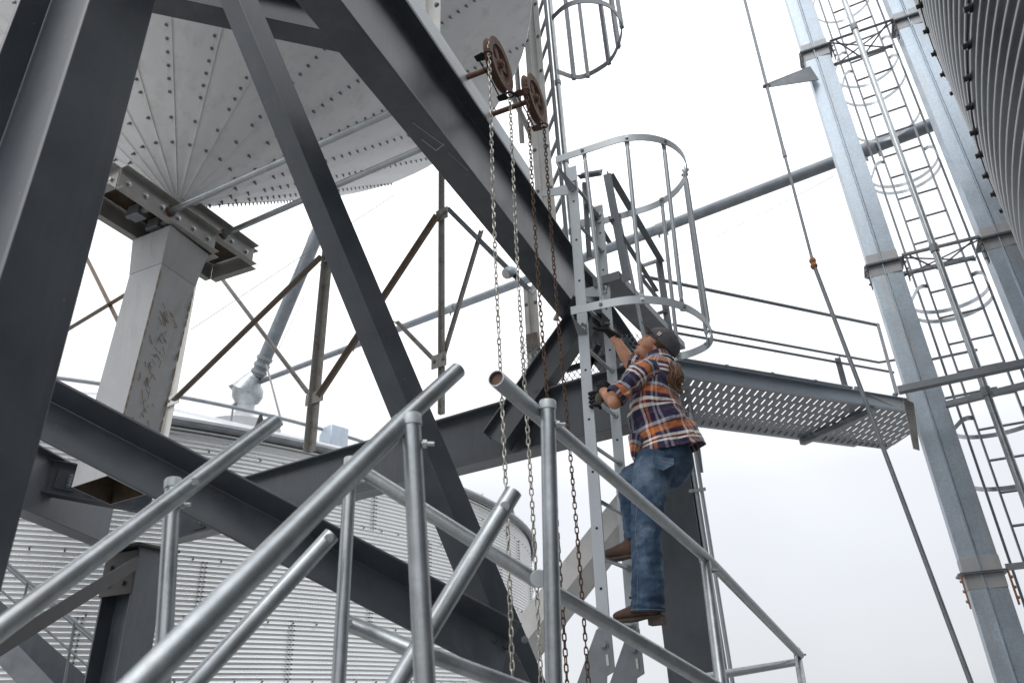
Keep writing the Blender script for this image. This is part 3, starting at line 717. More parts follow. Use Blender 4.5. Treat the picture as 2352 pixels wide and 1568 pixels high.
lbar(1040, 40, 1130, 5, 5.5, .03, 'white', 'thin pale bar under the hopper rim near the top edge')

# lamp on an arm
lp = thing('yard_lamp', 'small round yard lamp on a short arm under the big girder beside the chains', 'lamp', tuple(Y(1185, 640, 5.0)))
c = Y(1168, 626, 5.0); dd_ = Vector((-.55, -.5, -.65)).normalized(); mb = MB(); mb.path([c+dd_*.035, c+dd_*.0, c-dd_*.05, c-dd_*.09], .05, 18, rr=[.043, .048, .040, .018]); part('housing', mb, M['galvsheet'], lp)
mb = MB(); mb.path([c+dd_*.036, c+dd_*.045, c+dd_*.052], .05, 18, rr=[.041, .036, .012]); part('lens', mb, M['lamp'], lp)
mb = MB(); mb.path([c-dd_*.08, Y(1195, 650, 5.05), Y(1222, 676, 5.1), Y(1236, 655, 5.15)], .012, 8); part('arm', mb, M['galv'], lp)

# ------------------------------------------------------------ chain wheels and hand chains
def pulley(cpx, zc, wr, axpx, label, chainlabel, cmat, topz):
    c = Z(cpx[0], cpx[1], zc); t = thing('chain_wheel', label, 'chain wheel', tuple(c), 'rusty chain wheels above the girder')
    def ring(r, off, h): return [c+(A*math.cos(a)+UZ*math.sin(a))*r+B*off for a in [PI2*k/40 for k in range(40)]]
    mb = MB()
    # rim: two flanges with a groove, revolved about B
    prof = [(wr,-.022),(wr,-.016),(wr*.84,-.006),(wr*.84,.006),(wr,.016),(wr,.022),(wr*.72,.020),(wr*.72,-.020)]
    vs = []; N = 48
    for k in range(N):
        d_ = A*math.cos(PI2*k/N)+UZ*math.sin(PI2*k/N); vs += [c+d_*r+B*o_ for r, o_ in prof]
    m8 = len(prof); mb.add(vs, [(k*m8+i, k*m8+(i+1) % m8, ((k+1) % N)*m8+(i+1) % m8, ((k+1) % N)*m8+i) for k in range(N) for i in range(m8)])
    part('rim', mb, M['rust'], t, bevel=.001)
    mb = MB()
    for k in range(4):
        a = PI2*k/4+.5; d_ = A*math.cos(a)+UZ*math.sin(a); s_ = (-A*math.sin(a)+UZ*math.cos(a))
        p, q = c+d_*wr*.12, c+d_*wr*.75
        mb.add([p+s_*.022+B*.008, p-s_*.022+B*.008, q-s_*.036+B*.008, q+s_*.036+B*.008, p+s_*.022-B*.008, p-s_*.022-B*.008, q-s_*.036-B*.008, q+s_*.036-B*.008], [(0,1,2,3),(4,7,6,5),(0,4,5,1),(1,5,6,2),(2,6,7,3),(3,7,4,0)])
    part('spokes', mb, M['rust'], t, bevel=.002)
    mb = MB(); mb.tube(c-B*.026, c+B*.026, .025, 16); mb.tube(c+B*.02, c+B*.034, .013, 12); part('hub', mb, M['rust'], t)
    ax = Z(axpx[0], axpx[1], zc-.02); ax = c-B*abs((c-ax).dot(B))-B*.02
    mb = MB(); mb.tube(c-B*.03, UVZ((c-NB).dot(A), vD+.078, c.z), .0165, 12); part('axle', mb, M['rust'], t)
    # chain guides: two eye plates on a bent rod
    gds = []
    for s in (-1, 1):
        g_ = c+A*s*wr*.92-UZ*(.06 if s < 0 else wr*.62)+B*0
        mb = MB(); mb.path([g_+(A*math.cos(a)+B*math.sin(a))*.022 for a in [PI2*k/14 for k in range(14)]], .006, 6, closed=True)
        mb.plate([g_-B*.02-A*.028, g_+A*.028-B*.02, g_+A*.02-B*.075, g_-A*.02-B*.075], .005)
        part('eye_guide', mb, M['black'] if cmat == 'zinc' else M['rust'], t, bevel=.001); gds.append(g_-B*.06)
    mb = MB(); mb.path([gds[0], c-B*.045-UZ*wr*.7, gds[1]], .004, 6); part('guide_rod', mb, M['black'], t)
    # chain
    R_ = wr*.86
    path = []
    zb = -1.25
    L = 0; sp = .0285
    cA = c-A*R_; cB = c+A*R_
    n = int((c.z-zb)/sp)
    for i in range(n): path.append((cA+UZ*(zb-c.z+i*sp), UZ, None))
    na = int(math.pi*R_/sp)
    for i in range(na):
        a = math.pi-math.pi*(i+.5)/na; path.append((c+(A*math.cos(a)+UZ*math.sin(a))*R_, (-A*math.sin(a)*-1*-1+UZ*0), a))
    for i in range(n): path.append((cB+UZ*(-i*sp-.01), -UZ, None))
    ne = int(math.pi*R_/sp)
    for i in range(ne):
        a = -math.pi*(i+.5)/ne; path.append((Vector((c.x, c.y, zb))+(A*math.cos(a)+UZ*math.sin(a))*R_, None, a))
    ct = thing('hand_chain', chainlabel, 'chain', (c.x, c.y, zb-R_))
    def link(tw_):
        mb = MB(); pts = []; hw, hl = .0075, .0105
        for k in range(4): a = math.pi*k/3; pts.append(Vector((hw*math.cos(a), 0, hl+hw*math.sin(a))))
        for k in range(4): a = math.pi+math.pi*k/3; pts.append(Vector((hw*math.cos(a), 0, -hl+hw*math.sin(a))))
        mb.path(pts, .0031, 6, closed=True); return mb
    lk = link(0); lm = mesh_of(lk, 'link'); lm.materials.append(M[cmat])
    rest = MB(); cnt = 0; rj = random.Random(5)
    for i, (p, t_, a) in enumerate(path):
        if a is None: X = (A if i % 2 else B); Zx = UZ
        else: Zx = (-A*math.sin(a)+UZ*math.cos(a)); X = (B if i % 2 else (A*math.cos(a)+UZ*math.sin(a)))
        jit = rj.uniform(-.35, .35); X = X*math.cos(jit)+Zx.cross(X)*math.sin(jit)
        Yx = Zx.cross(X).normalized(); sw = Vector((math.sin(p.z*2.3)*.004, 0, 0))
        Mx = Matrix(((X.x, Yx.x, Zx.x, p.x+sw.x), (X.y, Yx.y, Zx.y, p.y), (X.z, Yx.z, Zx.z, p.z), (0, 0, 0, 1)))
        if a is None and .12 < p.z < 1.53 and cnt < 99:
            o = bpy.data.objects.new('link', lm); scene.collection.objects.link(o); o.parent = ct
            o.matrix_local = Matrix.Translation(-Vector(ct.location)) @ Mx; cnt += 1
        else: rest.add([Mx @ Vector(v) for v in lk.v], lk.f)
    part('chain_run', rest, M[cmat], ct, kind='stuff')
pulley((1145, 150), 3.31, .157, (1075, 183), 'rusty spoked chain wheel, the left and higher of the two', 'bright zinc hand chain hanging in two strands from the left chain wheel', 'zinc', 3.3)
pulley((1227, 228), 3.31, .150, (1150, 258), 'rusty spoked chain wheel, the right and lower of the two', 'rusty brown hand chain hanging in two strands from the right chain wheel', 'rustchain', 3.3)

# ------------------------------------------------------------ fixed ladder with safety cage
lt = thing('fixed_ladder', 'pale grey fixed steel ladder with a safety cage, being climbed by a woman', 'ladder', tuple(Y(1390, 1490, 3.9)))
nT, nBt = Y(1313, 384, 3.9), Y(1391, 1490, 3.9); fT, fB = Y(1374, 473, 4.27), Y(1459, 1500, 4.27)
WST, TST = .064, .012
def onst(b_, t_, z): s = (z-b_.z)/(t_.z-b_.z); return b_.lerp(t_, s)
for b_, t_, n_ in ((nBt, nT, 0), (fB, fT, 1)):
    mb = MB(); mb.prism([(-TST/2,-WST/2),(TST/2,-WST/2),(TST/2,WST/2),(-TST/2,WST/2)], b_, t_, up=B, side=A)
    st = part('stringer', mb, M['ladder'], lt, bevel=.0015)
    mb = MB()
    for k in range(12):
        z = .27+.303*k
        if z < t_.z-.05: c = onst(b_, t_, z); mb.tube(c-A*(TST/2+.0015)-B*.0, c-A*(TST/2-.001), .0075, 10)
    part('bolt_holes', mb, M['black'], st)
for k in range(-1, 10):
    z = .73+.303*(k-1)
    if z > 3.2 or z < 0: continue
    p, q = onst(nBt, nT, z), onst(fB, fT, z); mb = MB(); mb.tube(p, q+A*.015, .0115, 12); mb.tube(q-A*.02, q-A*.006, .019, 12); part('rung', mb, M['galv'], lt)
# lower brackets
for b_, s in ((nBt, 0), (fB, 1)):
    mb = MB(); c = Vector(b_)
    w = Vector((0, 0, 1))
    pts = [(-.035, .09), (.042, .12), (.042, -.10), (.0, -.12), (-.012, -.20), (-.17, -.24), (-.20, -.20), (-.17, -.17)]
    mb.plate([c+B*x+UZ*z-A*.012 for x, z in pts], .006, A)
    mb.bolt(c+B*.0+UZ*.02-A*.014, -A, .016, .014); br_ = part('foot_bracket', mb, M['galvdark'], lt, bevel=.001)
    mb = MB(); mb.box(c-A*.018+UZ*-.05+B*.01, (B, A, UZ), (.012, .004, .05)); part('slot', mb, M['lamp'], br_)
# wall brackets to the girder
for z_ in (3.12, 2.55):
    for b_, t_ in (((nBt, nT), (fB, fT)) if z_ > 3 else ((fB, fT),)):
        c = onst(b_, t_, z_); g_ = c-B*.22
        mb = MB(); mb.plate([c+B*.035+UZ*.035, c+B*.035-UZ*.055, c-B*.03-UZ*.055, g_-UZ*.0, g_+UZ*.045, c-B*.03+UZ*.035], .007, A); mb.bolt(c-A*.004-UZ*.03, -A, .013, .012); mb.bolt(c-A*.004+UZ*.01, -A, .013, .004)
        part('wall_bracket', mb, M['ladder'], lt, bevel=.001)
def hoop(pts_px, z, name='hoop', w=.05):
    pts = [Z(x, y, z) for x, y in pts_px]
    # catmull-rom
    out_ = []
    for i in range(len(pts)-1):
        p0 = pts[max(i-1, 0)]; p1 = pts[i]; p2 = pts[i+1]; p3 = pts[min(i+2, len(pts)-1)]
        for k in range(8):
            t = k/8; out_.append(.5*((2*p1)+(p2-p0)*t+(2*p0-5*p1+4*p2-p3)*t*t+(3*p1-p0-3*p2+p3)*t**3))
    out_.append(pts[-1]); return out_
def uhoop(z, u0, u1, vs_, vc, ue=0):                         # U-shaped hoop from straight arms and an arc
    r = (u1-u0)/2; out_ = [UVZ(u0, vs_, z), UVZ(u0, (vs_+vc)/2, z)]
    for k in range(25): a = -math.pi/2+math.pi*k/24; out_.append(UVZ((u0+u1)/2+r*math.sin(a), vc+r*math.cos(a)*1.0, z))
    out_ += [UVZ(u1, (vs_+vc)/2, z), UVZ(u1, -.0 if ue == 0 else ue, z)]; return out_
ZT, ZL = 3.2, 2.12
hT = uhoop(ZT, -.205, .570, -.02, .35, .04)
LOWP = [(1311, 714), (1350, 706), (1400, 696), (1450, 689), (1500, 689), (1548, 697), (1590, 714), (1620, 738), (1636, 768), (1626, 791), (1595, 808), (1560, 818), (1500, 829), (1424, 843)]
hL = hoop(LOWP, ZL)
for h_ in (hT, hL):
    mb = MB(); mb.strip(h_, .052, .006); part('hoop', mb, M['ladder'], lt, smooth=40)
# brackets from hoop ends to stringers
for (hp_, st_b, st_t) in ((hT[0], nBt, nT), (hL[0], nBt, nT)):
    c = onst(st_b, st_t, hp_.z-.075); mb = MB()
    mb.plate([hp_+UZ*.02, hp_-UZ*.026, c-B*.03-UZ*.03-A*.012, c+B*.028-UZ*.035-A*.012, c+B*.028+UZ*.035-A*.012, c-B*.03+UZ*.03-A*.012], .006, A); mb.bolt(c-A*.016, -A, .014, .014)
    part('hoop_bracket', mb, M['ladder'], lt, bevel=.001)
def near_pt(path, px):
    best = min(range(len(path)), key=lambda i: abs(pxof(path[i])[0]-px[0])+abs(pxof(path[i])[1]-px[1])); return path[best]
def pxof(v):
    a = np.array(v); d = a @ FW; return CX+FPX*(a @ RT)/d, CY-FPX*(a @ UP)/d
bars = [((1350, 352), (1381, 692)), ((1432, 325), (1474, 680)), ((1519, 330), (1571, 698)), ((1577, 385), (1637, 762)),
        ((1575, 402), (1630, 790)), ((1522, 466), (1558, 818)), ((1450, 492), (1487, 832))]
for a_, b_ in bars:
    p, q = near_pt(hT, a_), near_pt(hL, b_); 
    cen = (UVZ(.2, .35, p.z), UVZ(.35, .3, q.z)); ip = (cen[0]-p).normalized()*.012; iq = (cen[1]-q).normalized()*.012
    out_n = -ip.normalized()
    p1, q1 = p+ip, q+iq; d = (p1-q1).normalized(); mb = MB()
    mb.path([q1+d*.05, q1+d*.075, p1-d*.075, p1-d*.05], .0115, 10, rr=[.008, .013, .013, .008])
    sdv = d.cross(out_n).normalized()
    for e_, dd2 in ((p1, -1), (q1, 1)):
        mb.plate([e_+sdv*.017+d*dd2*-.022, e_-sdv*.017+d*dd2*-.022, e_-sdv*.015+d*dd2*.045, e_-sdv*.007+d*dd2*.075, e_+sdv*.007+d*dd2*.075, e_+sdv*.015+d*dd2*.045], .005, out_n)
    br_ = part('cage_bar', mb, M['ladder'], lt); mb = MB()
    for e_ in (p, q): mb.bolt(e_-out_n*.0+out_n*.004, out_n, .009, .008); mb.bolt(e_-out_n*.02, -out_n, .009, .008)
    part('bolts', mb, M['steelbolt'], br_)

# ------------------------------------------------------------ tall ladder and cage beside the white leg (top centre)
tl = thing('upper_ladder', 'tall narrow ladder rising beside the white bin leg to the top edge', 'ladder', tuple(Y(1318, 600, 5.4)))
yr = 5.4
def vline(x, y, yy, z0, z1): c = Y(x, y, yy); return Vector((c.x, c.y, z0)), Vector((c.x, c.y, z1))
pa, pb_ = vline(1292, 300, yr, 2.7, 8.5); pc1, pd1 = vline(1279, 300, yr+.05, 2.7, 8.5)
mb = MB(); mb.path([pa, pb_], .026, 12); part('rail', mb, M['galv'], tl)
mb = MB(); mb.path([pc1, pd1], .02, 12); part('rail', mb, M['galvdark'], tl)
far = Y(1200, 260, 5.9)
for k in range(16):
    z = 2.9+.34*k; mb = MB(); p = Vector((pc1.x, pc1.y, z)); q = p+Vector((math.sin(RAD(-15)), math.cos(RAD(-15)), 0))*.5; mb.bar(p, q, .03, .03); part('rung', mb, M['galvdark'], tl)
mb = MB(); q = pc1+A*.40-B*.06; mb.bar(q, Vector((q.x, q.y, 8.5)), .02, .05); part('rail', mb, M['galvdark'], tl)
for z in (3.05, 3.8, 4.6, 5.6): 
    mb = MB(); mb.tube(Vector((pa.x, pa.y, z)), Vector((pa.x, pa.y, z+.05)), .033, 12); part('clamp', mb, M['galvdark'], tl)
uh = thing('upper_cage', 'half-seen round ladder cage against the sky at the top edge', 'ladder cage', tuple(Z(1345, 178, 5.4)))
UH = [(1268, 42), (1300, 14), (1345, 2), (1395, 12), (1420, 38), (1428, 66), (1420, 104), (1398, 142), (1350, 172), (1318, 177), (1280, 164)]
uhp = hoop(UH, 5.4); mb = MB(); mb.strip(uhp, .055, .008); part('hoop', mb, M['galvdark'], uh, smooth=40)
for px_ in ((1318, 177), (1350, 172), (1398, 142), (1420, 104), (1426, 60)):
    p = near_pt(uhp, px_); mb = MB(); cen_ = Z(1348, 88, 5.4); n_ = (p-cen_).normalized(); mb.bar(p-UZ*.03, p+UZ*3, .035, .035, up=n_); part('cage_bar', mb, M['galvdark'], uh)

# ------------------------------------------------------------ right-hand silo close by
SR = 2.23187*2.2; SX, SY = 2.7963*2.2, -.1066*2.2
si = thing('near_silo', 'dark corrugated silo wall close by at the top right corner, with black bolts', 'silo', (SX, SY, GROUND))
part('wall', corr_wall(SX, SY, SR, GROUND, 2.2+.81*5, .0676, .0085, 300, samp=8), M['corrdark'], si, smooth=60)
mb = MB()
for z in (2.2-1.62, 2.2-.81, 2.2, 2.2+.81, 2.2+1.62, 2.2+2.43):
    for k in range(165):
        a = PI2*k/165; d = Vector((math.cos(a), math.sin(a), 0)); c = Vector((SX, SY, z))+d*(SR+.009)
        if d.x > .5: continue
        mb.tube(c, c+d*.008, .018, 12); mb.tube(c+d*.005, c+d*.022, .0115, 6)
part('bolts', mb, M['black'], si)
mb = MB()
for z in (2.2-1.62, 2.2-.81, 2.2, 2.2+.81, 2.2+1.62, 2.2+2.43):
    mb.path([(SX+(SR+.009)*math.cos(PI2*k/240), SY+(SR+.009)*math.sin(PI2*k/240), z+.018) for k in range(240)], .004, 4, closed=True)
part('lap_edge', mb, M['black'], si)
# ------------------------------------------------------------ elevator leg: two trunks, trusses, ladder, conduit
T1 = Y(2030, 615, 6.5032898); T1 = Vector((T1.x, T1.y, 0)); T2 = Z(2293, 553, 3.975); T2 = Vector((T2.x, T2.y, 0))
dT = (T2-T1).normalized(); nT_ = Vector((-dT.y, dT.x, 0)); JZ = (.932-3.046, .932, 3.975, 7.029, 10.08)
def trunk(c, lab, grp='elevator trunks'):
    t = thing('elevator_trunk', lab, 'elevator trunk', (c.x, c.y, GROUND), grp)
    for i in range(len(JZ)-1):
        z0 = max(GROUND, JZ[i])+.004; z1 = JZ[i+1]-.004; w, dp = .285, .20
        mb = MB()
        prof = [(-w/2,-dp/2),(-.022,-dp/2),(-.022,-dp/2-.030),(-.014,-dp/2-.030),(-.014,-dp/2+.012),(0,-dp/2+.012),(0,-dp/2-.004),(w/2,-dp/2+.01),(w/2,dp/2),(-w/2,dp/2)]
        n = len(prof); vs = [c+dT*a+nT_*b+UZ*z0 for a, b in prof]+[c+dT*a+nT_*b+UZ*z1 for a, b in prof]
        mb.add(vs, [(k, (k+1) % n, n+(k+1) % n, n+k) for k in range(n)]+[tuple(range(n))[::-1], tuple(range(n, 2*n))])
        part('casing', mb, M['galvsheet'], t, bevel=.002, smooth=20)
    for z in JZ[1:]:
        mb = MB()
        for s in (-1, 1): mb.box(c+UZ*(z+s*.07), (dT, nT_, UZ), (.285+.006, .20+.006, .115))
        part('joint_band', mb, M['chute'], t, bevel=.002)
        mb = MB()
        for s in (-1, 1):
            mb.box(c-nT_*(dp/2+.02)+UZ*(z+s*.006), (dT, nT_, UZ), (w+.06, .05, .007)); mb.box(c+dT*s*(w/2+.02)+UZ*z, (dT, nT_, UZ), (.05, dp+.05, .014))
            mb.box(c+nT_*(dp/2+.02)+UZ*(z+s*.006), (dT, nT_, UZ), (w+.06, .05, .007))
        fl = part('flange', mb, M['galvdark'], t, bevel=.001)
        for s in (-1, 1):
            mb = MB(); p = c+dT*s*(w/2+.03)-nT_*(dp/2+.03); mb.box(p-UZ*.14+UZ*z, (dT, nT_, UZ), (.008, .06, .27)); 
            part('hanger_plate', mb, M['orange'] if (z < 1.5 and 'left' in lab) else M['darkdirty'], t, bevel=.001)
            mb = MB()
            for k in range(3): mb.bolt(p+UZ*(z-.06-.08*k)+dT*s*.004, dT*s, .013, .012)
            part('bolts', mb, M['galvdark'], fl)
    return t
trunk(T1, 'left blue-grey galvanised elevator trunk with bolted flanges')
trunk(T2, 'right blue-grey galvanised elevator trunk beside the dark silo')
for z in JZ[2:4]:
    t = thing('cross_truss', 'flat steel truss tying the two elevator trunks together '+('at mid height' if z < 5 else 'near the top edge'), 'truss', tuple(T1+UZ*z), 'trusses between the trunks')
    e0, e1_ = T1+dT*.17-nT_*.13, T2-dT*.17-nT_*.13; f0, f1 = e0+nT_*.42, e1_+nT_*.42
    for p, q, w in ((e0, e1_, .04), (f0, f1, .055)):
        mb = MB(); mb.angle(p+UZ*z, q+UZ*z, w, w, .006); part('chord', mb, M['galvdark'], t)
    L = 1
    for p, q in ((e0, f1), (f0, e1_), (e0.lerp(e1_, .1), f0.lerp(f1, .5)), (e0.lerp(e1_, .9), f0.lerp(f1, .5))): mb = MB(); mb.bar(p+UZ*(z-.006), q+UZ*(z-.006), .018, .01); part('lacing', mb, M['galvdark'], t)
# tower ladder
Ls = Y(2086, 527, 6.78); Lr = Y(2190, 527, 6.60)
tw = thing('tower_ladder', 'long caged ladder between the two elevator trunks at right', 'ladder', (Ls.x, Ls.y, GROUND))
Ls = Vector((Ls.x, Ls.y, 0)); Lr = Vector((Lr.x, Lr.y, 0)); dl = (Lr-Ls).normalized(); nl = Vector((-dl.y, dl.x, 0))
for c in (Ls, Lr):
    mb = MB(); mb.bar(c+UZ*GROUND, c+UZ*10, .055, .016, up=dl); part('rail', mb, M['spout'], tw)
for k in range(43): 
    z = -2.9+.305*k; mb = MB(); mb.tube(Ls+UZ*z, Lr+UZ*z, .013, 8); part('rung', mb, M['galvdark'], tw)
W_ = (Lr-Ls).length; cm = (Ls+Lr)/2; hz = [(Y(2065, 134, 6.6).z), (Y(2140, 344, 6.6).z), (Y(2237, 632, 6.6).z), (Y(2215, 960, 6.78).z), 8.6, 7.35]
def tower_hoop(z, loops=True):
    pts = []
    R_ = .38
    if loops:
        for a in (-2.6, -1.9, -1.0, -.3): pts.append(Ls+nl*(.07+.05*math.cos(a))*1-dl*(.06)+dl*.05*math.sin(a)*-1+UZ*z)
        pts = [Ls+dl*.0+UZ*z, Ls-dl*.05-nl*.03+UZ*z, Ls-dl*.10+UZ*z]
    pts.append(cm-dl*R_+nl*.30+UZ*z)
    for k in range(1, 18): a = math.pi-math.pi*k/18; pts.append(cm+dl*R_*math.cos(a)+nl*(.34+R_*math.sin(a))+UZ*z)
    pts.append(cm+dl*R_+nl*.30+UZ*z)
    if loops: pts += [Lr+dl*.10+UZ*z, Lr+dl*.05-nl*.03+UZ*z, Lr+UZ*z]
    mb = MB(); mb.strip(pts, .045, .005); part('hoop', mb, M['galv'], tw, smooth=50)
for z in hz: tower_hoop(z)
for z in (hz[0]-.62, hz[2]-.12, hz[1]+.1, hz[3]-.55): tower_hoop(z, False)
for k in (0, 5, 9, 13, 18):
    a = math.pi-math.pi*k/18; p = cm+dl*.375*math.cos(a)+nl*(.34+.375*math.sin(a)); mb = MB(); mb.bar(p+UZ*-.4, p+UZ*9.5, .025, .005, up=nl)
    if k in (0, 18, 5): part('cage_bar', mb, M['spout'], tw)
# conduit in front of the ladder
cxy = Y(2130, 527, 6.0)
cdt = thing('conduit', 'grey conduit pipe running up in front of the tower ladder', 'conduit', (cxy.x, cxy.y, GROUND))
mb = MB(); mb.path([Vector((cxy.x, cxy.y, GROUND)), Vector((cxy.x, cxy.y, 10))], .031, 14); part('pipe', mb, M['galv'], cdt)
for z in (Y(2005, 62, 6).z, Y(2152, 570, 6).z, Y(2250, 900, 6).z): mb = MB(); mb.tube(Vector((cxy.x, cxy.y, z-.04)), Vector((cxy.x, cxy.y, z+.04)), .040, 14); part('coupling', mb, M['galvdark'], cdt)
# suspended rod with turnbuckle, held off by a bracket arm
r0, r1, r2, r3 = Y(1700, -40, 6.0), Y(1801, 352, 6.0), Y(1868, 605, 6.0), Y(2250, 1620, 5.7)
rd = thing('guy_rod', 'long steel guy rod with a rusty turnbuckle crossing in front of the catwalk', 'guy rod', tuple(r3))
mb = MB(); mb.path([r0, r1], .017, 10); part('rod', mb, M['galvdark'], rd); mb = MB(); mb.path([r1, r2], .014, 10); part('rod', mb, M['galvdark'], rd)
mb = MB(); mb.path([r2, Y(2005, 965, 5.95), r3], .0185, 12); part('rod', mb, M['galvdark'], rd)
mb = MB(); d = (r2-r1).normalized(); mb.path([r2-d*.06, r2-d*.03, r2, r2+d*.03, r2+d*.06], .03, 8, rr=[.022, .034, .024, .036, .022]); part('turnbuckle', mb, M['orange'], rd)
mb = MB(); mb.tube(r1-d*.04, r1+d*.05, .022, 8); part('coupling', mb, M['galvdark'], rd)
rp = Y(1762, 198, 6.0); tipz = rp.z; base = T1-dT*.15; 
ba = thing('bracket_arm', 'tapered steel bracket arm on the left trunk holding the guy rod', 'bracket', tuple(base+UZ*(tipz-.2)))
mb = MB(); tp1 = Y(1860, 153, 6.4); tp2 = Y(1880, 184, 6.4); tp3 = Y(1752, 203, 6.0); mb.plate([Y(1752, 196, 6.0), tp1, tp2, tp3], .012); mb.plate([Y(1752, 196, 6.0), tp1, tp1+nT_*.08, Y(1752, 196, 6.0)+nT_*.03], .006)
part('arm', mb, M['galvdark'], ba); mb = MB(); mb.path([rp+(A*math.cos(a)+B*math.sin(a))*.03 for a in [PI2*k/12 for k in range(12)]], .007, 6, closed=True); part('eye', mb, M['galvdark'], ba)
# horizontal beams crossing the trunks at lower right
def hb(a_, b_, z, w, lab, nm='tie_beam', mat='galvdark'):
    p, q = Z(*a_, z), Z(*b_, z); mb = MB(); mb.angle(p, q+(q-p)*.2, w, w, .007); solo(nm, mb, M[mat], lab, 'steel beam', bevel=.001)
hb((2066, 907), (2352, 846), 2.42, .085, 'dark steel angle crossing in front of the left trunk at the catwalk end')
hb((2175, 938), (2352, 895), 2.34, .07, 'grey steel angle between the trunks just below the dark one')
for (x0, y0, x1, y1, yy, lb) in ((2132, 827, 2245, 803, 7.0, 'thin bar between the trunks above the catwalk end'), (2160, 917, 2290, 890, 6.9, 'thin bar between the trunks at catwalk height'), (2180, 1045-128, 2300, 1000-110, 6.9, None)):
    if lb: mb = MB(); mb.bar(Y(x0, y0, yy), Y(x1, y1, yy-.2), .022, .022); solo('tie_bar', mb, M['galvdark'], lb, 'steel bar')
mb = MB(); mb.bar(Y(2310, 1302, 6.4), Y(2420, 1290, 6.2), .05, .05); solo('tie_bar', mb, M['galvdark'], 'dark bar between the trunks at the right edge low down', 'steel bar')

# ------------------------------------------------------------ catwalk
kz = 2.71
c0_, c1_ = Z(1560, 866, kz), Z(2095, 950, kz); dk = (c1_-c0_); dk.z = 0; Lk = dk.length; dk.normalize(); nk = Vector((-dk.y, dk.x, 0))
fe = Z(1790, 1000, kz); wid = abs((fe-c0_).dot(nk)); 
ck = thing('catwalk', 'perforated steel catwalk with handrails reaching the elevator trunk', 'catwalk', tuple(c0_))
ext0, ext1 = -.5, Lk+.35
sl_az = RAD(-3.6); ds = Vector((math.sin(sl_az), math.cos(sl_az), 0)); e2 = ds/ds.dot(nk)          # slots run along ds
mb = MB(); rows = 6; rp_ = wid/rows; cp = .094; sw_ = .018; thk = .003
def dp_(s, t): return c0_+dk*s+e2*t
ncol = int((ext1-ext0)/cp)
def quad(s0, s1, t0, t1, shear0=0):
    mb.add([dp_(s0, t0), dp_(s1, t0), dp_(s1, t1), dp_(s0, t1)], [(0, 1, 2, 3)])
for r in range(rows):
    t0 = r*rp_; ta, tb_, t1 = t0+rp_*.10, t0+rp_*.82, t0+rp_
    quad(ext0, ext1, t0, ta); quad(ext0, ext1, tb_, t1); off = (r*.066) % cp
    s = ext0
    for i in range(ncol+1):
        a = ext0+i*cp+off; quad(s, min(a, ext1), ta, tb_); s = a+sw_
        if s > ext1: break
    if s < ext1: quad(s, ext1, ta, tb_)
n0v = len(mb.v); lv = [Vector(v)+UZ*thk for v in mb.v]; lf = list(mb.f); mb.add(lv, lf)
part('deck', mb, M['galvdark'], ck, smooth=0)
mb = MB()                                                   # pressed slot lips hanging below the deck
for r in range(rows-1, rows):
    t0 = r*rp_; ta, tb_ = t0+rp_*.10, t0+rp_*.82; off = (r*.066) % cp
    for i in range(ncol):
        a = ext0+i*cp+off
        mb.add([dp_(a, ta), dp_(a, tb_), dp_(a, tb_)-UZ*.014, dp_(a, ta)-UZ*.014], [(0, 1, 2, 3)])
part('slot_lips', mb, M['galvdark'], ck, smooth=0)
for t_, nm in ((-.004, 'side_channel'), (wid+.004, 'side_channel')):
    mb = MB(); p, q = c0_+nk*t_+dk*ext0, c0_+nk*t_+dk*(ext1-.1); s = -1 if t_ < 0 else 1
    mb.prism([(0,0),(.05,0),(.05,.006),(.006,.006),(.006,.142),(.05,.142),(.05,.148),(0,.148)], p, q, up=UZ, side=nk*s); part(nm, mb, M['blue'], ck, bevel=.001)
mb = MB(); mb.path([c0_-nk*.03+UZ*.175+dk*ext0, c0_-nk*.03+UZ*.175+dk*(Lk*.72)], .016, 10)
for i in range(6): c = c0_-nk*.03+UZ*.175+dk*(ext0+.5+i*.55); mb.tube(c-dk*.012, c+dk*.012, .024, 10)
part('conduit', mb, M['galvdark'], ck)
mb = MB(); c = c0_+dk*(Lk*.80); mb.bar(c-nk*.02-UZ*.04, c+nk*(wid+.02)-UZ*.04, .07, .06)
part('cross_member', mb, M['galvdark'], ck)
mb = MB(); p = c0_+dk*(Lk*.78); mb.plate([p-nk*.02+UZ*.14, p+dk*.75-nk*.0+UZ*.13, p+dk*.62+UZ*.0], .01); part('end_gusset', mb, M['chute'], ck)
mb = MB(); mb.plate([Y(2074, 915, 6.15), Y(2098, 925, 6.15), Y(2112, 1034, 6.2), Y(2098, 1030, 6.2)], .012); part('end_bracket', mb, M['gate'], ck)
def hr(pts, r, zz=0, nm='handrail'):
    mb = MB(); mb.path([Z(x, y, z) for x, y, z in pts], r, 8); part(nm, mb, M['galvdark'], ck)
hr([(1470, 633, 3.76), (2018, 747, 3.76)], .019)
zr2 = 3.22
hr([(1540, 762, 3.30), (2052, 855, 3.30)], .015, nm='midrail'); hr([(1545, 745, 3.40), (2018, 832, 3.40), (2065, 825, 3.40)], .015, nm='midrail')
hr([(2016, 744, 3.76), (2060, 905, 2.75)], .018, nm='post'); 
p = Z(1926, 822, 3.35); q = Vector((p.x, p.y, kz)); mb = MB(); mb.angle(p, q, .045, .045, .006, up=Vector((0, -1, 0))); part('post', mb, M['galvdark'], ck)
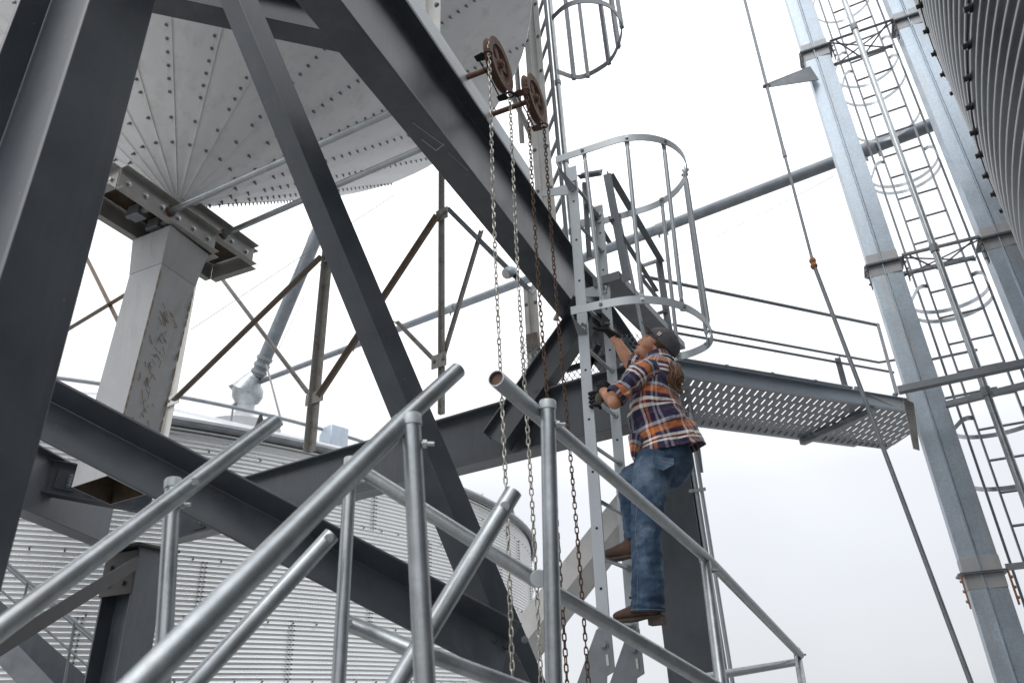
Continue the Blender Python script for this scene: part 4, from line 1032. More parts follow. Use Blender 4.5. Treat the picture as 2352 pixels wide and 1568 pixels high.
# ============================================================ NEAR TUBE RAILS
def tube_rail(pts, r, label, holes=(), cap=None, flat=None, open_end=False, grp='galvanised stair rail tubes', name='rail_tube'):
    P_ = [D(x, y, d) for x, y, d in pts]
    t = thing(name, label, 'rail tube', tuple(min(P_, key=lambda v: v.z)), grp)
    mb = MB()
    if open_end: mb.hollow(P_[0], P_[-1], r, .0032, 28)
    else:
        d = (P_[-1]-P_[-2]).normalized()
        if flat:                                    # end pressed flat
            mb.path(P_[:-1]+[P_[-1]-d*.05, P_[-1]], r, 24)
        else: mb.path(P_, r, 28)
    part('tube', mb, M['galv'], t, smooth=40)
    if cap:
        d = (P_[-1]-P_[-2]).normalized(); mb = MB(); mb.path([P_[-1]-d*.018, P_[-1]+d*.004, P_[-1]+d*.008], r, 24, rr=[r*1.14, r*1.14, r*1.02]); part('end_cap', mb, M['ladder'], t)
    for (x, y, d_) in holes:
        c = D(x, y, d_); n_ = (-c).normalized(); cc3 = c+n_*0
        # snap to the tube surface
        best = None
        for i in range(len(P_)-1):
            a, b = P_[i], P_[i+1]; s = max(0, min(1, (c-a).dot(b-a)/(b-a).length_squared)); q = a.lerp(b, s); dd = (q-c).length
            if best is None or dd < best[0]: best = (dd, q)
        n_ = (-best[1]).normalized(); cc3 = best[1]+n_*r
        mb = MB(); mb.tube(cc3-n_*.004, cc3+n_*.0015, .013, 14); h = part('dimple', mb, M['galv'], t); mb = MB(); mb.bolt(cc3, n_, .007, .007); part('bolt', mb, M['steelbolt'], h)
    return t
def post(x, y, d, x2, y2, r, label, bolt=None, capped=True):
    top = D(x, y, d); bot = Vector((top.x, top.y, GROUND)); 
    q = D(x2, y2, 1.0); 
    t = thing('rail_post', label, 'rail post', tuple(bot), 'capped galvanised rail posts')
    # lean so that the lower visible end falls where it is seen
    rr = np.array(top); 
    lo = D(x2, y2, d*.86); dirv = (lo-top); bot = top+dirv*((GROUND-top.z)/dirv.z) if dirv.z < -.05 else bot
    t.location = bot
    mb = MB(); mb.path([bot, top], r, 28); part('tube', mb, M['galv'], t, smooth=40)
    d_ = (top-bot).normalized(); mb = MB(); mb.path([top-d_*.022, top+d_*.003, top+d_*.007], r, 28, rr=[r*1.13, r*1.13, r*1.03]); part('cap', mb, M['ladder'], t)
    if bolt:
        c = top-d_*.07; s = RT; s = V3(s); mb = MB(); mb.path([c, c+s*(r+.03)], .006, 8); mb.tube(c+s*(r+.002), c+s*(r+.012), .011, 6); part('bolt', mb, M['galv'], t)
    return t
r_ = .0242
tube_rail([(225, 1665, 1.13), (925, 970, 1.86)], r_*1.12, 'thick near galvanised rail tube rising to the tall front post')
tube_rail([(905, 985, 1.98), (1052, 850, 2.20)], r_*1.02, 'free tip of the near rail tube sticking up past the front post', flat=True)
tube_rail([(-60, 1488, 1.45), (632, 968, 2.25)], r_, 'galvanised rail tube from the left edge up to its free tip above the near beam', holes=((433, 1127, 1.98),), flat=True)
tube_rail([(395, 1625, 1.8), (762, 1228, 2.12)], r_, 'shorter galvanised rail tube ending with a bolt hole below the dark beam', holes=((757, 1240, 2.12),), flat=True)
tube_rail([(880, 1620, 1.75), (1180, 1128, 2.05)], r_, 'galvanised rail tube rising to a round tip among the chains', holes=((1172, 1160, 2.0),), flat=True)
tube_rail([(822, 1076, 2.34), (1236, 1335, 2.30)], r_*.93, 'galvanised mid rail falling behind the tall front post to the right front post')
tube_rail([(1262, 1352, 2.35), (1750, 1640, 2.45)], r_*.98, 'lower galvanised rail falling to the bottom edge right of the ladder')
tube_rail([(786, 1424, 2.26), (962, 1497, 2.15)], r_, 'short flat-ended galvanised rail between the back post and the tall front post', holes=((806, 1435, 2.25),))
tube_rail([(985, 1502, 2.1), (1230, 1592, 2.2)], r_*.93, 'galvanised rail starting at the tall front post and leaving at the bottom edge')
tube_rail([(1139, 868, 2.12), (1262, 975, 2.42)], r_*1.06, 'open rusty-mouthed end of the upper right rail tube', open_end=True)
tube_rail([(1225, 940, 2.38), (1625, 1283, 3.35), (1838, 1503, 4.6)], r_*.98, 'long upper right rail tube falling past the climber to the last post')
tube_rail([(1612, 1556, 4.2), (1825, 1520, 4.75)], r_*.95, 'short level rail tube between the two right-hand posts', holes=((1770, 1523, 4.6),))
mb = MB(); c = D(1139, 868, 2.12); dd = (D(1262, 975, 2.40)-c).normalized(); mb.tube(c+dd*.012, c+dd*.07, r_*.86, 20, cap=True); solo('tube_rust', mb, M['rust'], 'rust inside the open mouth of the upper right rail tube', 'rust lining')
post(398, 1106, 2.12, 372, 1560, r_*.90, 'left rail post standing in front of the near beam', True)
post(806, 1056, 2.36, 778, 1560, r_*.82, 'back rail post left of the tall front post', True)
post(944, 958, 1.86, 976, 1568, r_*.99, 'tall front rail post, the nearest one, left of the chains', True)
post(1258, 925, 2.32, 1272, 1560, r_*.98, 'front rail post crossing the hand chains', True)
post(1619, 1280, 3.35, 1655, 1560, r_*.98, 'rail post in front of the end column', True)
post(1830, 1493, 4.75, 1848, 1600, r_*.95, 'farthest and shortest rail post at the lower right', True)
mb = MB(); c = D(1238, 1328, 2.24); n_ = (-c).normalized(); mb.path([c-n_*.01, c+n_*.02, c+n_*.024], .03, 24, rr=[.027, .027, .024]); solo('rail_end_cap', mb, M['ladder'], 'round grey plastic cap on the mid rail end beside the front post', 'end cap')

# stair and rails in front of the far bin (lower left)
sw2 = thing('far_stair', 'dark steel stair with thin handrails in front of the far bin at the lower left', 'stair', tuple(D(190, 1560, 8)))
def fbar(a_, b_, d0, d1, r, nm='handrail', mat='galvdark'): mb = MB(); mb.path([D(*a_, d0), D(*b_, d1)], r, 8); part(nm, mb, M[mat], sw2)
fbar((-20, 1262), (300, 1535), 8, 8, .016); fbar((-20, 1335), (260, 1580), 8, 8, .012, 'midrail'); fbar((-20, 1272), (300, 1545), 8.3, 8.3, .014)
for a_, b_ in (((63, 1338), (44, 1430)), ((171, 1428), (148, 1568))): fbar(a_, b_, 8, 8, .014, 'post')
mb = MB(); mb.bar(D(-30, 1395, 8.4), D(215, 1610, 8.4), .02, .26); part('stringer', mb, M['dark'], sw2)
mb = MB(); mb.bar(D(-30, 1450, 7.6), D(150, 1640, 7.6), .02, .22); part('stringer', mb, M['galvdark'], sw2)
# ============================================================ THE CLIMBER
def crom(P_, t):
    n = len(P_)-1; i = min(int(t*n), n-1); f = t*n-i
    p0, p1, p2, p3 = P_[max(i-1, 0)], P_[i], P_[i+1], P_[min(i+2, n)]
    return .5*((2*p1)+(p2-p0)*f+(2*p0-5*p1+4*p2-p3)*f*f+(3*p1-p0-3*p2+p3)*f**3)
def loft(mb, secs, n=36, m=40, side=None, disp=None, capa=True, capb=True, u0=0, vscale=1, power=2.0, tilt=None):
    """secs: (centre, rx, ry); rx lies along the side vector, ry across it."""
    C_ = [Vector(s[0]) for s in secs]; RX = [Vector((s[1], s[2], 0)) for s in secs]
    S = Vector(side) if side is not None else B
    vs = []; vl = [0]; prev = None; cen = []
    for i in range(m+1):
        t = i/m; c = crom(C_, t); r = crom(RX, t); d = (crom(C_, min(1, t+.02))-crom(C_, max(0, t-.02))).normalized()
        if tilt is not None: d = Vector(tilt)
        s_ = (S-d*S.dot(d)).normalized(); w_ = d.cross(s_)
        if prev is not None: vl.append(vl[-1]+(c-prev).length)
        prev = c; cen.append(c)
        for k in range(n):
            a = PI2*k/n; ca, sa = math.cos(a), math.sin(a)
            if power != 2: ca = math.copysign(abs(ca)**(2/power), ca); sa = math.copysign(abs(sa)**(2/power), sa)
            v = c+s_*(r.x*ca)+w_*(r.y*sa); nn = (v-c).normalized()
            if disp: v = v+nn*disp(v, t, a)
            vs.append(v)
    fs = []; uv = []
    per = math.pi*(secs[len(secs)//2][1]+secs[len(secs)//2][2])
    for i in range(m):
        for k in range(n):
            l = (k+1) % n; fs.append((i*n+k, i*n+l, (i+1)*n+l, (i+1)*n+k))
            ua, ub = u0+per*k/n, u0+per*(k+1)/n; uv.append([(ua, vl[i]*vscale), (ub, vl[i]*vscale), (ub, vl[i+1]*vscale), (ua, vl[i+1]*vscale)])
    if capa: fs.append(tuple(range(n))[::-1]); uv.append([(0, 0)]*n)
    if capb: fs.append(tuple(range(m*n, (m+1)*n))); uv.append([(0, 0)]*n)
    mb.add(vs, fs, uv); return mb
def fold(amp, sc, str_=(1, 1, 1), seed=0):
    def f(v, t, a):
        q = Vector((v.x*sc*str_[0]+seed, v.y*sc*str_[1], v.z*sc*str_[2]))
        return amp*(noise.noise(q)*1.0+.5*noise.noise(q*2.3)+.25*noise.noise(q*5))
    return f
def remesh(o, vox, smooth=2, subd=0):
    m = o.modifiers.new('remesh', 'REMESH'); m.mode = 'VOXEL'; m.voxel_size = vox; m.use_smooth_shade = True
    if smooth: s = o.modifiers.new('smooth', 'SMOOTH'); s.iterations = smooth; s.factor = .5
def fmat(name, builder, rough=.9):
    m, t, b = newmat(name); c = builder(t); t.links.new(c, b.inputs['Base Color']); b.inputs['Roughness'].default_value = rough
    return m, t, b
def plaid(t):
    uv = t.nodes.new('ShaderNodeUVMap'); sp_ = t.nodes.new('ShaderNodeSeparateXYZ'); 
    nzd = node(t, 'ShaderNodeTexNoise', Scale=14.0, Detail=2.0); t.links.new(uv.outputs[0], nzd.inputs['Vector'])
    ad = t.nodes.new('ShaderNodeVectorMath'); ad.operation = 'MULTIPLY_ADD'; t.links.new(nzd.outputs['Color'], ad.inputs[0]); ad.inputs[1].default_value = (.010, .010, 0); t.links.new(uv.outputs[0], ad.inputs[2])
    t.links.new(ad.outputs[0], sp_.inputs[0])
    navy, org, mar, wht, gry, tan = (.012, .013, .055), (.66, .20, .03), (.15, .018, .04), (.95, .87, .78), (.44, .44, .48), (.45, .30, .19)
    def bands(sock, period, stops):
        d = t.nodes.new('ShaderNodeMath'); d.operation = 'DIVIDE'; t.links.new(sock, d.inputs[0]); d.inputs[1].default_value = period
        f = t.nodes.new('ShaderNodeMath'); f.operation = 'FRACT'; t.links.new(d.outputs[0], f.inputs[0])
        r = t.nodes.new('ShaderNodeValToRGB'); t.links.new(f.outputs[0], r.inputs[0]); r.color_ramp.interpolation = 'CONSTANT'; e = r.color_ramp.elements
        e[0].position = 0; e[0].color = (*stops[0][1], 1); e[1].position = stops[1][0]; e[1].color = (*stops[1][1], 1)
        for p, c in stops[2:]: q = e.new(p); q.color = (*c, 1)
        return r.outputs[0]
    h = bands(sp_.outputs['Y'], .200, [(0, navy), (.20, gry), (.29, mar), (.33, org), (.50, mar), (.54, navy), (.62, wht), (.69, mar), (.74, wht), (.80, navy), (.93, mar), (.96, navy)])
    v = bands(sp_.outputs['X'], .185, [(0, navy), (.22, gry), (.30, navy), (.36, gry), (.43, navy), (.58, org), (.66, mar), (.70, wht), (.78, mar), (.83, navy)])
    mix = mixc(t, .36, h, v)
    # thread scale mottling
    tw = node(t, 'ShaderNodeTexNoise', Scale=420.0, Detail=1.0); t.links.new(uv.outputs[0], tw.inputs['Vector'])
    g_ = ramp(t, tw.outputs['Fac'], [(.3, (.72, .72, .72)), (.7, (1.25, 1.25, 1.25))])
    return mixc(t, 1.0, mix, g_, 'MULTIPLY')
M['plaid'], _, _b = fmat('plaid flannel', plaid); _b.inputs['Sheen Weight'].default_value = .25
def crease(mat, sc, dist):
    t = mat.node_tree; g_ = t.nodes.new('ShaderNodeNewGeometry'); mp = node(t, 'ShaderNodeMapping'); mp.inputs['Scale'].default_value = (1, 1, .45); mp.inputs['Rotation'].default_value = (.5, .6, 0); t.links.new(g_.outputs['Position'], mp.inputs['Vector'])
    n_ = node(t, 'ShaderNodeTexNoise', Scale=sc, Detail=3.0, Distortion=.8); t.links.new(mp.outputs[0], n_.inputs['Vector']); b_ = node(t, 'ShaderNodeBump', Strength=.9, Distance=dist); t.links.new(n_.outputs['Fac'], b_.inputs['Height']); t.links.new(b_.outputs[0], t.nodes['Principled BSDF'].inputs['Normal'])
crease(M['plaid'], 17.0, .022)
def denim(t):
    g_ = t.nodes.new('ShaderNodeNewGeometry'); n1 = node(t, 'ShaderNodeTexNoise', Scale=7.0, Detail=6.0, Roughness=.6); t.links.new(g_.outputs['Position'], n1.inputs['Vector'])
    c = ramp(t, n1.outputs['Fac'], [(.3, (.020, .042, .080)), (.50, (.046, .088, .150)), (.74, (.17, .235, .32))])
    n2 = node(t, 'ShaderNodeTexNoise', Scale=300.0, Detail=1.0); t.links.new(g_.outputs['Position'], n2.inputs['Vector'])
    return mixc(t, 1.0, c, ramp(t, n2.outputs['Fac'], [(.3, (.75, .75, .75)), (.7, (1.25, 1.25, 1.25))]), 'MULTIPLY')
M['denim'], _, _ = fmat('blue denim', denim); crease(M['denim'], 22.0, .012)
def skinf(t):
    g_ = t.nodes.new('ShaderNodeNewGeometry'); n1 = node(t, 'ShaderNodeTexNoise', Scale=16.0, Detail=4.0); t.links.new(g_.outputs['Position'], n1.inputs['Vector'])
    return ramp(t, n1.outputs['Fac'], [(.3, (.44, .205, .125)), (.7, (.60, .32, .21))])
M['skin'], _, _b = fmat('skin', skinf, .5); _b.inputs['Subsurface Weight'].default_value = .12; _b.inputs['Subsurface Radius'].default_value = (.02, .008, .004)
M['leather'] = metal('boot leather', (.085, .043, .028), .3, .6, 0, 18, stain=(.20, .12, .08), stain_amt=.5)
M['sole'] = metal('boot sole', (.085, .068, .055), .3, .8, 0, 30)
M['glove'] = metal('glove fabric', (.012, .012, .014), .3, .8, 0, 30)
M['glovetan'] = metal('glove palm', (.12, .105, .085), .4, .85, 0, 45, stain=(.03, .03, .03), stain_amt=.7)
M['cap'] = metal('washed cap cloth', (.105, .102, .110), .25, .85, 0, 28, stain=(.17, .16, .16), stain_amt=.55)
M['hair'] = metal('brown hair', (.085, .045, .026), .65, .45, 0, 55, stain=(.20, .12, .07), stain_amt=.55)
M['patch'] = metal('patch white', (.70, .66, .62), .05, .8, 0, 30)
M['patchorange'] = metal('patch orange', (.62, .22, .06), .05, .8, 0, 30)
M['eyewhite'] = metal('eye', (.55, .50, .47), .05, .3, 0, 30)
M['thread'] = metal('tan thread', (.24, .22, .19), .1, .8, 0, 30)

pn = thing('person', 'woman in plaid shirt, jeans and grey cap climbing the ladder, looking up', 'person', tuple(Y(1490, 1440, 3.95)))
SIDE = B
S = Y
# --- head frame
HC = S(1508, 795, 3.93)                          # ear
hs = 1/ (FPX/ (float(np.array(HC) @ FW)))        # metres per pixel here
rt, up_, fw3 = V3(RT), V3(UP), V3(FW)
fH = (rt*-.78+up_*.60+fw3*.20).normalized(); uH = (rt*.60+up_*.80+fw3*-.05); uH = (uH-fH*uH.dot(fH)).normalized(); sH = fH.cross(uH)
if sH.dot(fw3) > 0: sH = -sH
HM = HC-sH*.072                                   # mid plane
def H(f, u, s=0): return HM+fH*f+uH*u+sH*s
def ell(mb, c, ax, rad, n=20, m=12):
    vs = []
    for i in range(1, m):
        th_ = math.pi*i/m
        for k in range(n): a = PI2*k/n; vs.append(c+ax[0]*rad[0]*math.sin(th_)*math.cos(a)+ax[1]*rad[1]*math.sin(th_)*math.sin(a)+ax[2]*rad[2]*math.cos(th_))
    vs += [c+ax[2]*rad[2], c-ax[2]*rad[2]]; t_, b_ = len(vs)-2, len(vs)-1; fs = []
    for i in range(m-2):
        for k in range(n): l = (k+1) % n; fs.append((i*n+k, i*n+l, (i+1)*n+l, (i+1)*n+k))
    for k in range(n): l = (k+1) % n; fs.append((t_, l, k)); fs.append((b_, (m-2)*n+k, (m-2)*n+l))
    return mb.add(vs, fs)
HX = (fH, sH, uH)
body = MB()
ell(body, H(-.012, .035), HX, (.098, .074, .090))                    # skull
ell(body, H(.042, -.005), HX, (.056, .062, .072))                    # face mass
ell(body, H(.036, -.052), HX, (.050, .052, .048))                    # jaw
ell(body, H(.072, -.092), HX, (.020, .022, .018))                    # chin
ell(body, H(.092, -.036), HX, (.016, .011, .015)); body.path([H(.086, .010), H(.096, -.018), H(.1055, -.035), H(.094, -.046)], .01, 8, rr=[.007, .009, .010, .006])
for s in (-1, 1): ell(body, H(.092, -.043, s*.010), HX, (.010, .007, .006))
ell(body, H(.089, -.064), HX, (.010, .019, .0045)); ell(body, H(.087, -.073), HX, (.009, .017, .005))
ell(body, H(.074, .026), HX, (.020, .048, .010))                     # brow
for s in (-1, 1): ell(body, H(.052, -.030, s*.036), HX, (.030, .022, .028)) # cheeks
for s in (-1, 1):                                                     # ears
    e_c = H(-.004, -.012, s*.072); ell(body, e_c, HX, (.013, .010, .028)); body.path([e_c+uH*.026+fH*.010, e_c+uH*.030-fH*.006, e_c+uH*.012-fH*.020, e_c-uH*.014-fH*.012, e_c-uH*.028+fH*.004], .0055, 8)
NK = S(1513, 848, 3.94)
loft(body, [(H(-.030, -.005), .056, .058), (H(-.036, -.070), .053, .056), (S(1518, 826, 3.95), .056, .060), (NK, .070, .09), (S(1512, 870, 3.94), .08, .12)], side=B, n=24, m=16)
loft(body, [(S(1512, 862, 3.94), .075, .11), (S(1508, 910, 3.94), .09, .12), (S(1512, 970, 3.94), .09, .11), (S(1522, 1020, 3.95), .09, .12), (S(1528, 1062, 3.96), .11, .14)], n=28, m=24)
# arms
LSh, LEl, LWr = S(1480, 856, 3.80), S(1411, 921, 3.76), S(1383, 896, 3.86)
loft(body, [(LSh, .040, .040), (LSh.lerp(LEl, .5), .040, .041), (LEl+Vector((0, 0, .02)), .042, .043)], n=20, m=14)
loft(body, [(LEl+(LEl-LWr)*.10, .030, .031), (LEl.lerp(LWr, .22), .039, .038), (LEl.lerp(LWr, .6), .033, .031), (LWr+(LWr-LEl)*.12, .027, .024)], n=20, m=14)
ell(body, LEl+Vector((.0, 0, -.004)), (B, A, UZ), (.040, .040, .042))
RSh, REl, RWr = S(1500, 846, 4.09), S(1449, 836, 4.14), S(1407, 770, 4.12)
loft(body, [(RSh, .042, .042), (RSh.lerp(REl, .5), .042, .042), (REl, .042, .042)], n=20, m=14)
loft(body, [(REl+(REl-RWr)*.12, .034, .034), (REl.lerp(RWr, .25), .041, .038), (REl.lerp(RWr, .62), .033, .031), (RWr+(RWr-REl)*.14, .027, .025)], n=20, m=14, side=rt)
ell(body, REl, (B, A, UZ), (.043, .043, .045))
# legs inside the jeans
KN = S(1440, 1102, 4.08)
NLEG = [(S(1500, 1070, 3.90), .080, .085), (S(1491, 1136, 3.885), .070, .075), (S(1485, 1200, 3.89), .058, .062), (S(1482, 1226, 3.90), .053, .056), (S(1484, 1300, 3.93), .050, .052), (S(1487, 1400, 3.955), .038, .04)]
loft(body, NLEG, n=24, m=40)
FTH = [(S(1545, 1072, 4.03), .09, .085), (S(1500, 1082, 4.06), .08, .08), (S(1455, 1098, 4.08), .062, .065), (S(1444, 1110, 4.085), .052, .055)]
FSH = [(S(1446, 1095, 4.085), .055, .055), (S(1448, 1150, 4.09), .050, .052), (S(1455, 1200, 4.10), .043, .044), (S(1462, 1250, 4.10), .036, .036)]
loft(body, FTH, n=24, m=20, side=UZ); loft(body, FSH, n=24, m=20)
bo = part('body', body, M['skin'], pn); remesh(bo, .0045, 3)
mb = MB()
for s in (-1, 1): ell(mb, H(.074, .006, s*.031), HX, (.010, .013, .0075))
eo = part('eye', mb, M['eyewhite'], bo); mb = MB()
for s in (-1, 1):
    ell(mb, H(.0835, .0045, s*.031), HX, (.0035, .0058, .0058)); mb.path([H(.083, .0145, s*.016), H(.086, .0165, s*.030), H(.080, .0145, s*.046)], .0022, 6); 
    mb.path([H(.091, .028, s*.012), H(.094, .034, s*.030), H(.082, .030, s*.050)], .0032, 6)
part('iris_and_brow', mb, M['hair'], bo)
mb = MB(); mb.path([H(.0965, -.068, -.016), H(.1, -.0685, 0), H(.0965, -.068, .016)], .0042, 8, rr=[.002, .0045, .002]); part('lips', mb, metal('lips', (.33, .10, .09), .1, .45, 0, 30), bo)
# --- shirt
sh = thing_sh = None
def wr(amp, sc, st, seed): return fold(amp, sc, st, seed)
fTor = wr(.024, 6.5, (1, 1, 1.5), 3)
def shirt_d(v, t, a):
    k = .35+.65*min(1, t*1.6)
    pleat = .010*t*t*math.sin(a*7+3*t+1.3*math.sin(a*2))
    return fTor(v, t, a)*k+pleat
mb = MB()
NT = [(S(1512, 822, 3.945), .060, .066), (S(1513, 833, 3.945), .085, .105), (S(1512, 850, 3.945), .106, .150), (S(1511, 876, 3.94), .120, .170), (S(1509, 905, 3.94), .126, .170),
      (S(1506, 942, 3.94), .150, .165), (S(1517, 978, 3.945), .166, .168), (S(1528, 1008, 3.95), .182, .175), (S(1535, 1032, 3.955), .196, .182), (S(1538, 1042, 3.957), .200, .184)]
loft(mb, NT, n=96, m=110, disp=shirt_d, capa=False, capb=False, u0=.03)
# shirt tail in front, hanging lower
SL = [(S(1500, 848, 3.82), .058, .058), (S(1480, 853, 3.80), .068, .070), (S(1462, 866, 3.785), .067, .066), (S(1445, 882, 3.77), .060, .060), (S(1430, 897, 3.758), .058, .058), (S(1419, 907, 3.757), .060, .060)]
fS = wr(.012, 14, (1, 1, 1), 8)
def slv(v, t, a): return fS(v, t, a)+.006*math.sin(t*26+math.sin(a)*2)*t
loft(mb, SL, n=56, m=60, disp=slv, capa=False, capb=False, u0=.07, side=UZ)
loft(mb, [(S(1423, 903.5, 3.757), .061, .061), (S(1419, 907, 3.757), .064, .063), (S(1413, 912.5, 3.757), .062, .061)], n=40, m=8, disp=wr(.004, 30, (1, 1, 1), 2), capa=False, capb=False, u0=.02, side=UZ)
SRV = [(S(1508, 846, 4.06), .075, .075), (S(1484, 838, 4.09), .073, .073), (S(1464, 835, 4.12), .064, .064), (S(1450, 832, 4.135), .058, .058)]
loft(mb, SRV, n=48, m=40, disp=slv, capa=False, capb=False, u0=.11, side=UZ)
so_ = part('shirt', mb, M['plaid'], pn, smooth=80)
sm_ = so_.modifiers.new('solid', 'SOLIDIFY'); sm_.thickness = .003; sm_.offset = -1
mb = MB()                                                   # collar
loft(mb, [(S(1509, 812, 3.945), .062, .066), (S(1511, 822, 3.945), .072, .078), (S(1513, 833, 3.945), .090, .108)], n=48, m=10, capa=False, capb=False, u0=.05, disp=wr(.004, 18, (1, 1, 1), 4)); part('collar', mb, M['plaid'], so_, smooth=80)
mb = MB()                                                   # front tail
loft(mb, [(S(1468, 1012, 3.93), .05, .12), (S(1466, 1032, 3.93), .038, .11), (S(1463, 1052, 3.93), .026, .09), (S(1462, 1062, 3.93), .012, .05)], n=40, m=20, capa=False, capb=True, disp=wr(.006, 16, (1, 1, 1), 9)); part('shirt_tail', mb, M['plaid'], so_, smooth=80)
# --- jeans
fJ = fold(.007, 16, (1, 1, 2.2), 5)
def jd(v, t, a): return fJ(v, t, a)+.0035*math.sin(t*60+2*math.cos(a*2))*math.exp(-((t-.52)/.09)**2)+.004*math.sin(t*75+a)*math.exp(-((t-.93)/.05)**2)
mb = MB()
loft(mb, [(S(1527, 1028, 3.955), .125, .165), (S(1529, 1046, 3.955), .142, .175), (S(1528, 1062, 3.96), .148, .178), (S(1520, 1082, 3.96), .115, .165), (S(1512, 1092, 3.96), .06, .10)], n=64, m=30, disp=fold(.005, 14, (1, 1, 1), 1))
NJ = [(S(1507, 1050, 3.885), .105, .105), (S(1502, 1074, 3.88), .108, .105), (S(1496, 1096, 3.88), .104, .102), (S(1491, 1136, 3.88), .094, .092), (S(1485, 1187, 3.885), .0815, .083), (S(1483, 1226, 3.895), .078, .078), (S(1486, 1270, 3.91), .079, .078), (S(1488, 1330, 3.93), .081, .080), (S(1488, 1380, 3.95), .085, .083), (S(1489, 1405, 3.955), .088, .086)]
loft(mb, NJ, n=64, m=130, disp=jd)
FJ_ = [(S(1560, 1052, 4.02), .105, .10), (S(1540, 1068, 4.03), .112, .10), (S(1500, 1080, 4.055), .098, .095), (S(1466, 1092, 4.07), .080, .08), (S(1444, 1098, 4.085), .062, .068), (S(1436, 1102, 4.09), .040, .05)]
loft(mb, FJ_, n=56, m=60, disp=fold(.007, 16, (1, 1, 1), 11), side=UZ)
FK = [(S(1446, 1088, 4.085), .066, .066), (S(1447, 1110, 4.088), .073, .07), (S(1450, 1150, 4.09), .066, .066), (S(1456, 1190, 4.095), .063, .062), (S(1461, 1222, 4.10), .066, .066), (S(1463, 1240, 4.10), .068, .068)]
loft(mb, FK, n=56, m=60, disp=fold(.007, 18, (1, 1, 2), 12))
jo = part('jeans', mb, M['denim'], pn, smooth=80)
remesh(jo, .0055, 2)
mb = MB()                                                   # seam and hem stitching on the near leg
def onleg(secs, t, ang, lift=.001):
    c = crom([s[0] for s in secs], t); r = crom([Vector((s[1], s[2], 0)) for s in secs], t); d = (crom([s[0] for s in secs], min(1, t+.02))-crom([s[0] for s in secs], max(0, t-.02))).normalized()
    s_ = (B-d*B.dot(d)).normalized(); w_ = d.cross(s_); v = c+s_*(r.x*math.cos(ang))+w_*(r.y*math.sin(ang)); q = (v-c).normalized(); return v+q*(jd(v, t, ang)+lift)
tst = onleg(NJ, .5, math.pi/2); near_ang = math.pi/2 if tst.y < onleg(NJ, .5, -math.pi/2).y else -math.pi/2
sg = 1 if near_ang > 0 else -1
mb.path([onleg(NJ, .06+.93*i/60, near_ang+sg*.45, .0) for i in range(61)], .0011, 5)
mb.path([onleg(NJ, .975, PI2*k/40, .002) for k in range(40)], .0012, 4, closed=True)
pk_ = [S(1497, 1056, 3.775), S(1530, 1062, 3.775), S(1547, 1080, 3.77)]
part('stitching', mb, M['thread'], jo)
mb = MB(); ppx = [(1496, 1046), (1546, 1052), (1548, 1066), (1524, 1079), (1500, 1070)]
mb.plate([S(x, y, 3.782-.0007*(x-1500)) for x, y in ppx], .004); part('back_pocket', mb, M['denim'], jo, bevel=.001)
mb = MB(); 
mb.path([S(x, y, 3.774-.0007*(x-1500)) for x, y in ppx[1:]+ppx[:1]], .0012, 5); mb.path([S(x, y, 3.773-.0007*(x-1500)) for x, y in ((1512, 1048), (1517, 1058), (1532, 1062), (1546, 1064))], .0014, 5)
part('pocket_stitching', mb, M['thread'], jo)
mb = MB(); 
# --- boots
def boot(ax, heel, toe, top, nm_label):
    d = (toe-heel); d.z = 0; d.normalize(); sdx = d.cross(UZ); L = (toe-heel).length
    mb = MB(); base = heel
    def q(f, u): return base+d*f+UZ*u
    loft(mb, [(q(.035, .20), .047, .046), (q(.035, .13), .045, .043), (q(.042, .085), .050, .041), (q(.06, .06), .052, .040)], side=d, n=28, m=16)
    loft(mb, [(q(-.012, .048), .030, .028), (q(.02, .052), .040, .036), (q(.08, .056), .046, .038), (q(.15, .044), .034, .043), (q(.21, .034), .026, .040), (q(L+.015, .028), .018, .024)], side=UZ, n=28, m=26)
    ell(mb, q(.02, .05), (d, sdx, UZ), (.045, .036, .05))
    o = part('boot', mb, M['leather'], pn, smooth=60); remesh(o, .005, 4)
    m2 = MB(); ol = []
    for f, w in ((-.035, .018), (-.02, .032), (.02, .036), (.07, .033), (.12, .038), (.18, .043), (.225, .036), (L+.03, .016)): ol.append((f, w))
    pts = [q(f, .012 if f > .07 else .018)-sdx*w for f, w in ol]+[q(f, .012 if f > .07 else .018)+sdx*w for f, w in reversed(ol)]
    m2.plate(pts, .012, UZ); hb_ = [q(-.034, 0)-sdx*.026, q(.045, 0)-sdx*.034, q(.045, 0)+sdx*.034, q(-.034, 0)+sdx*.026]
    m2.add([p-UZ*.022 for p in hb_]+[p+UZ*.014 for p in hb_], [(0,1,2,3),(7,6,5,4),(0,4,5,1),(1,5,6,2),(2,6,7,3),(3,7,4,0)])
    part('sole', m2, M['sole'], o, bevel=.003)
boot(0, S(1512, 1424, 3.945), S(1424, 1436, 4.03), None, '')
boot(1, S(1474, 1284, 4.10), S(1404, 1294, 4.14), None, '')
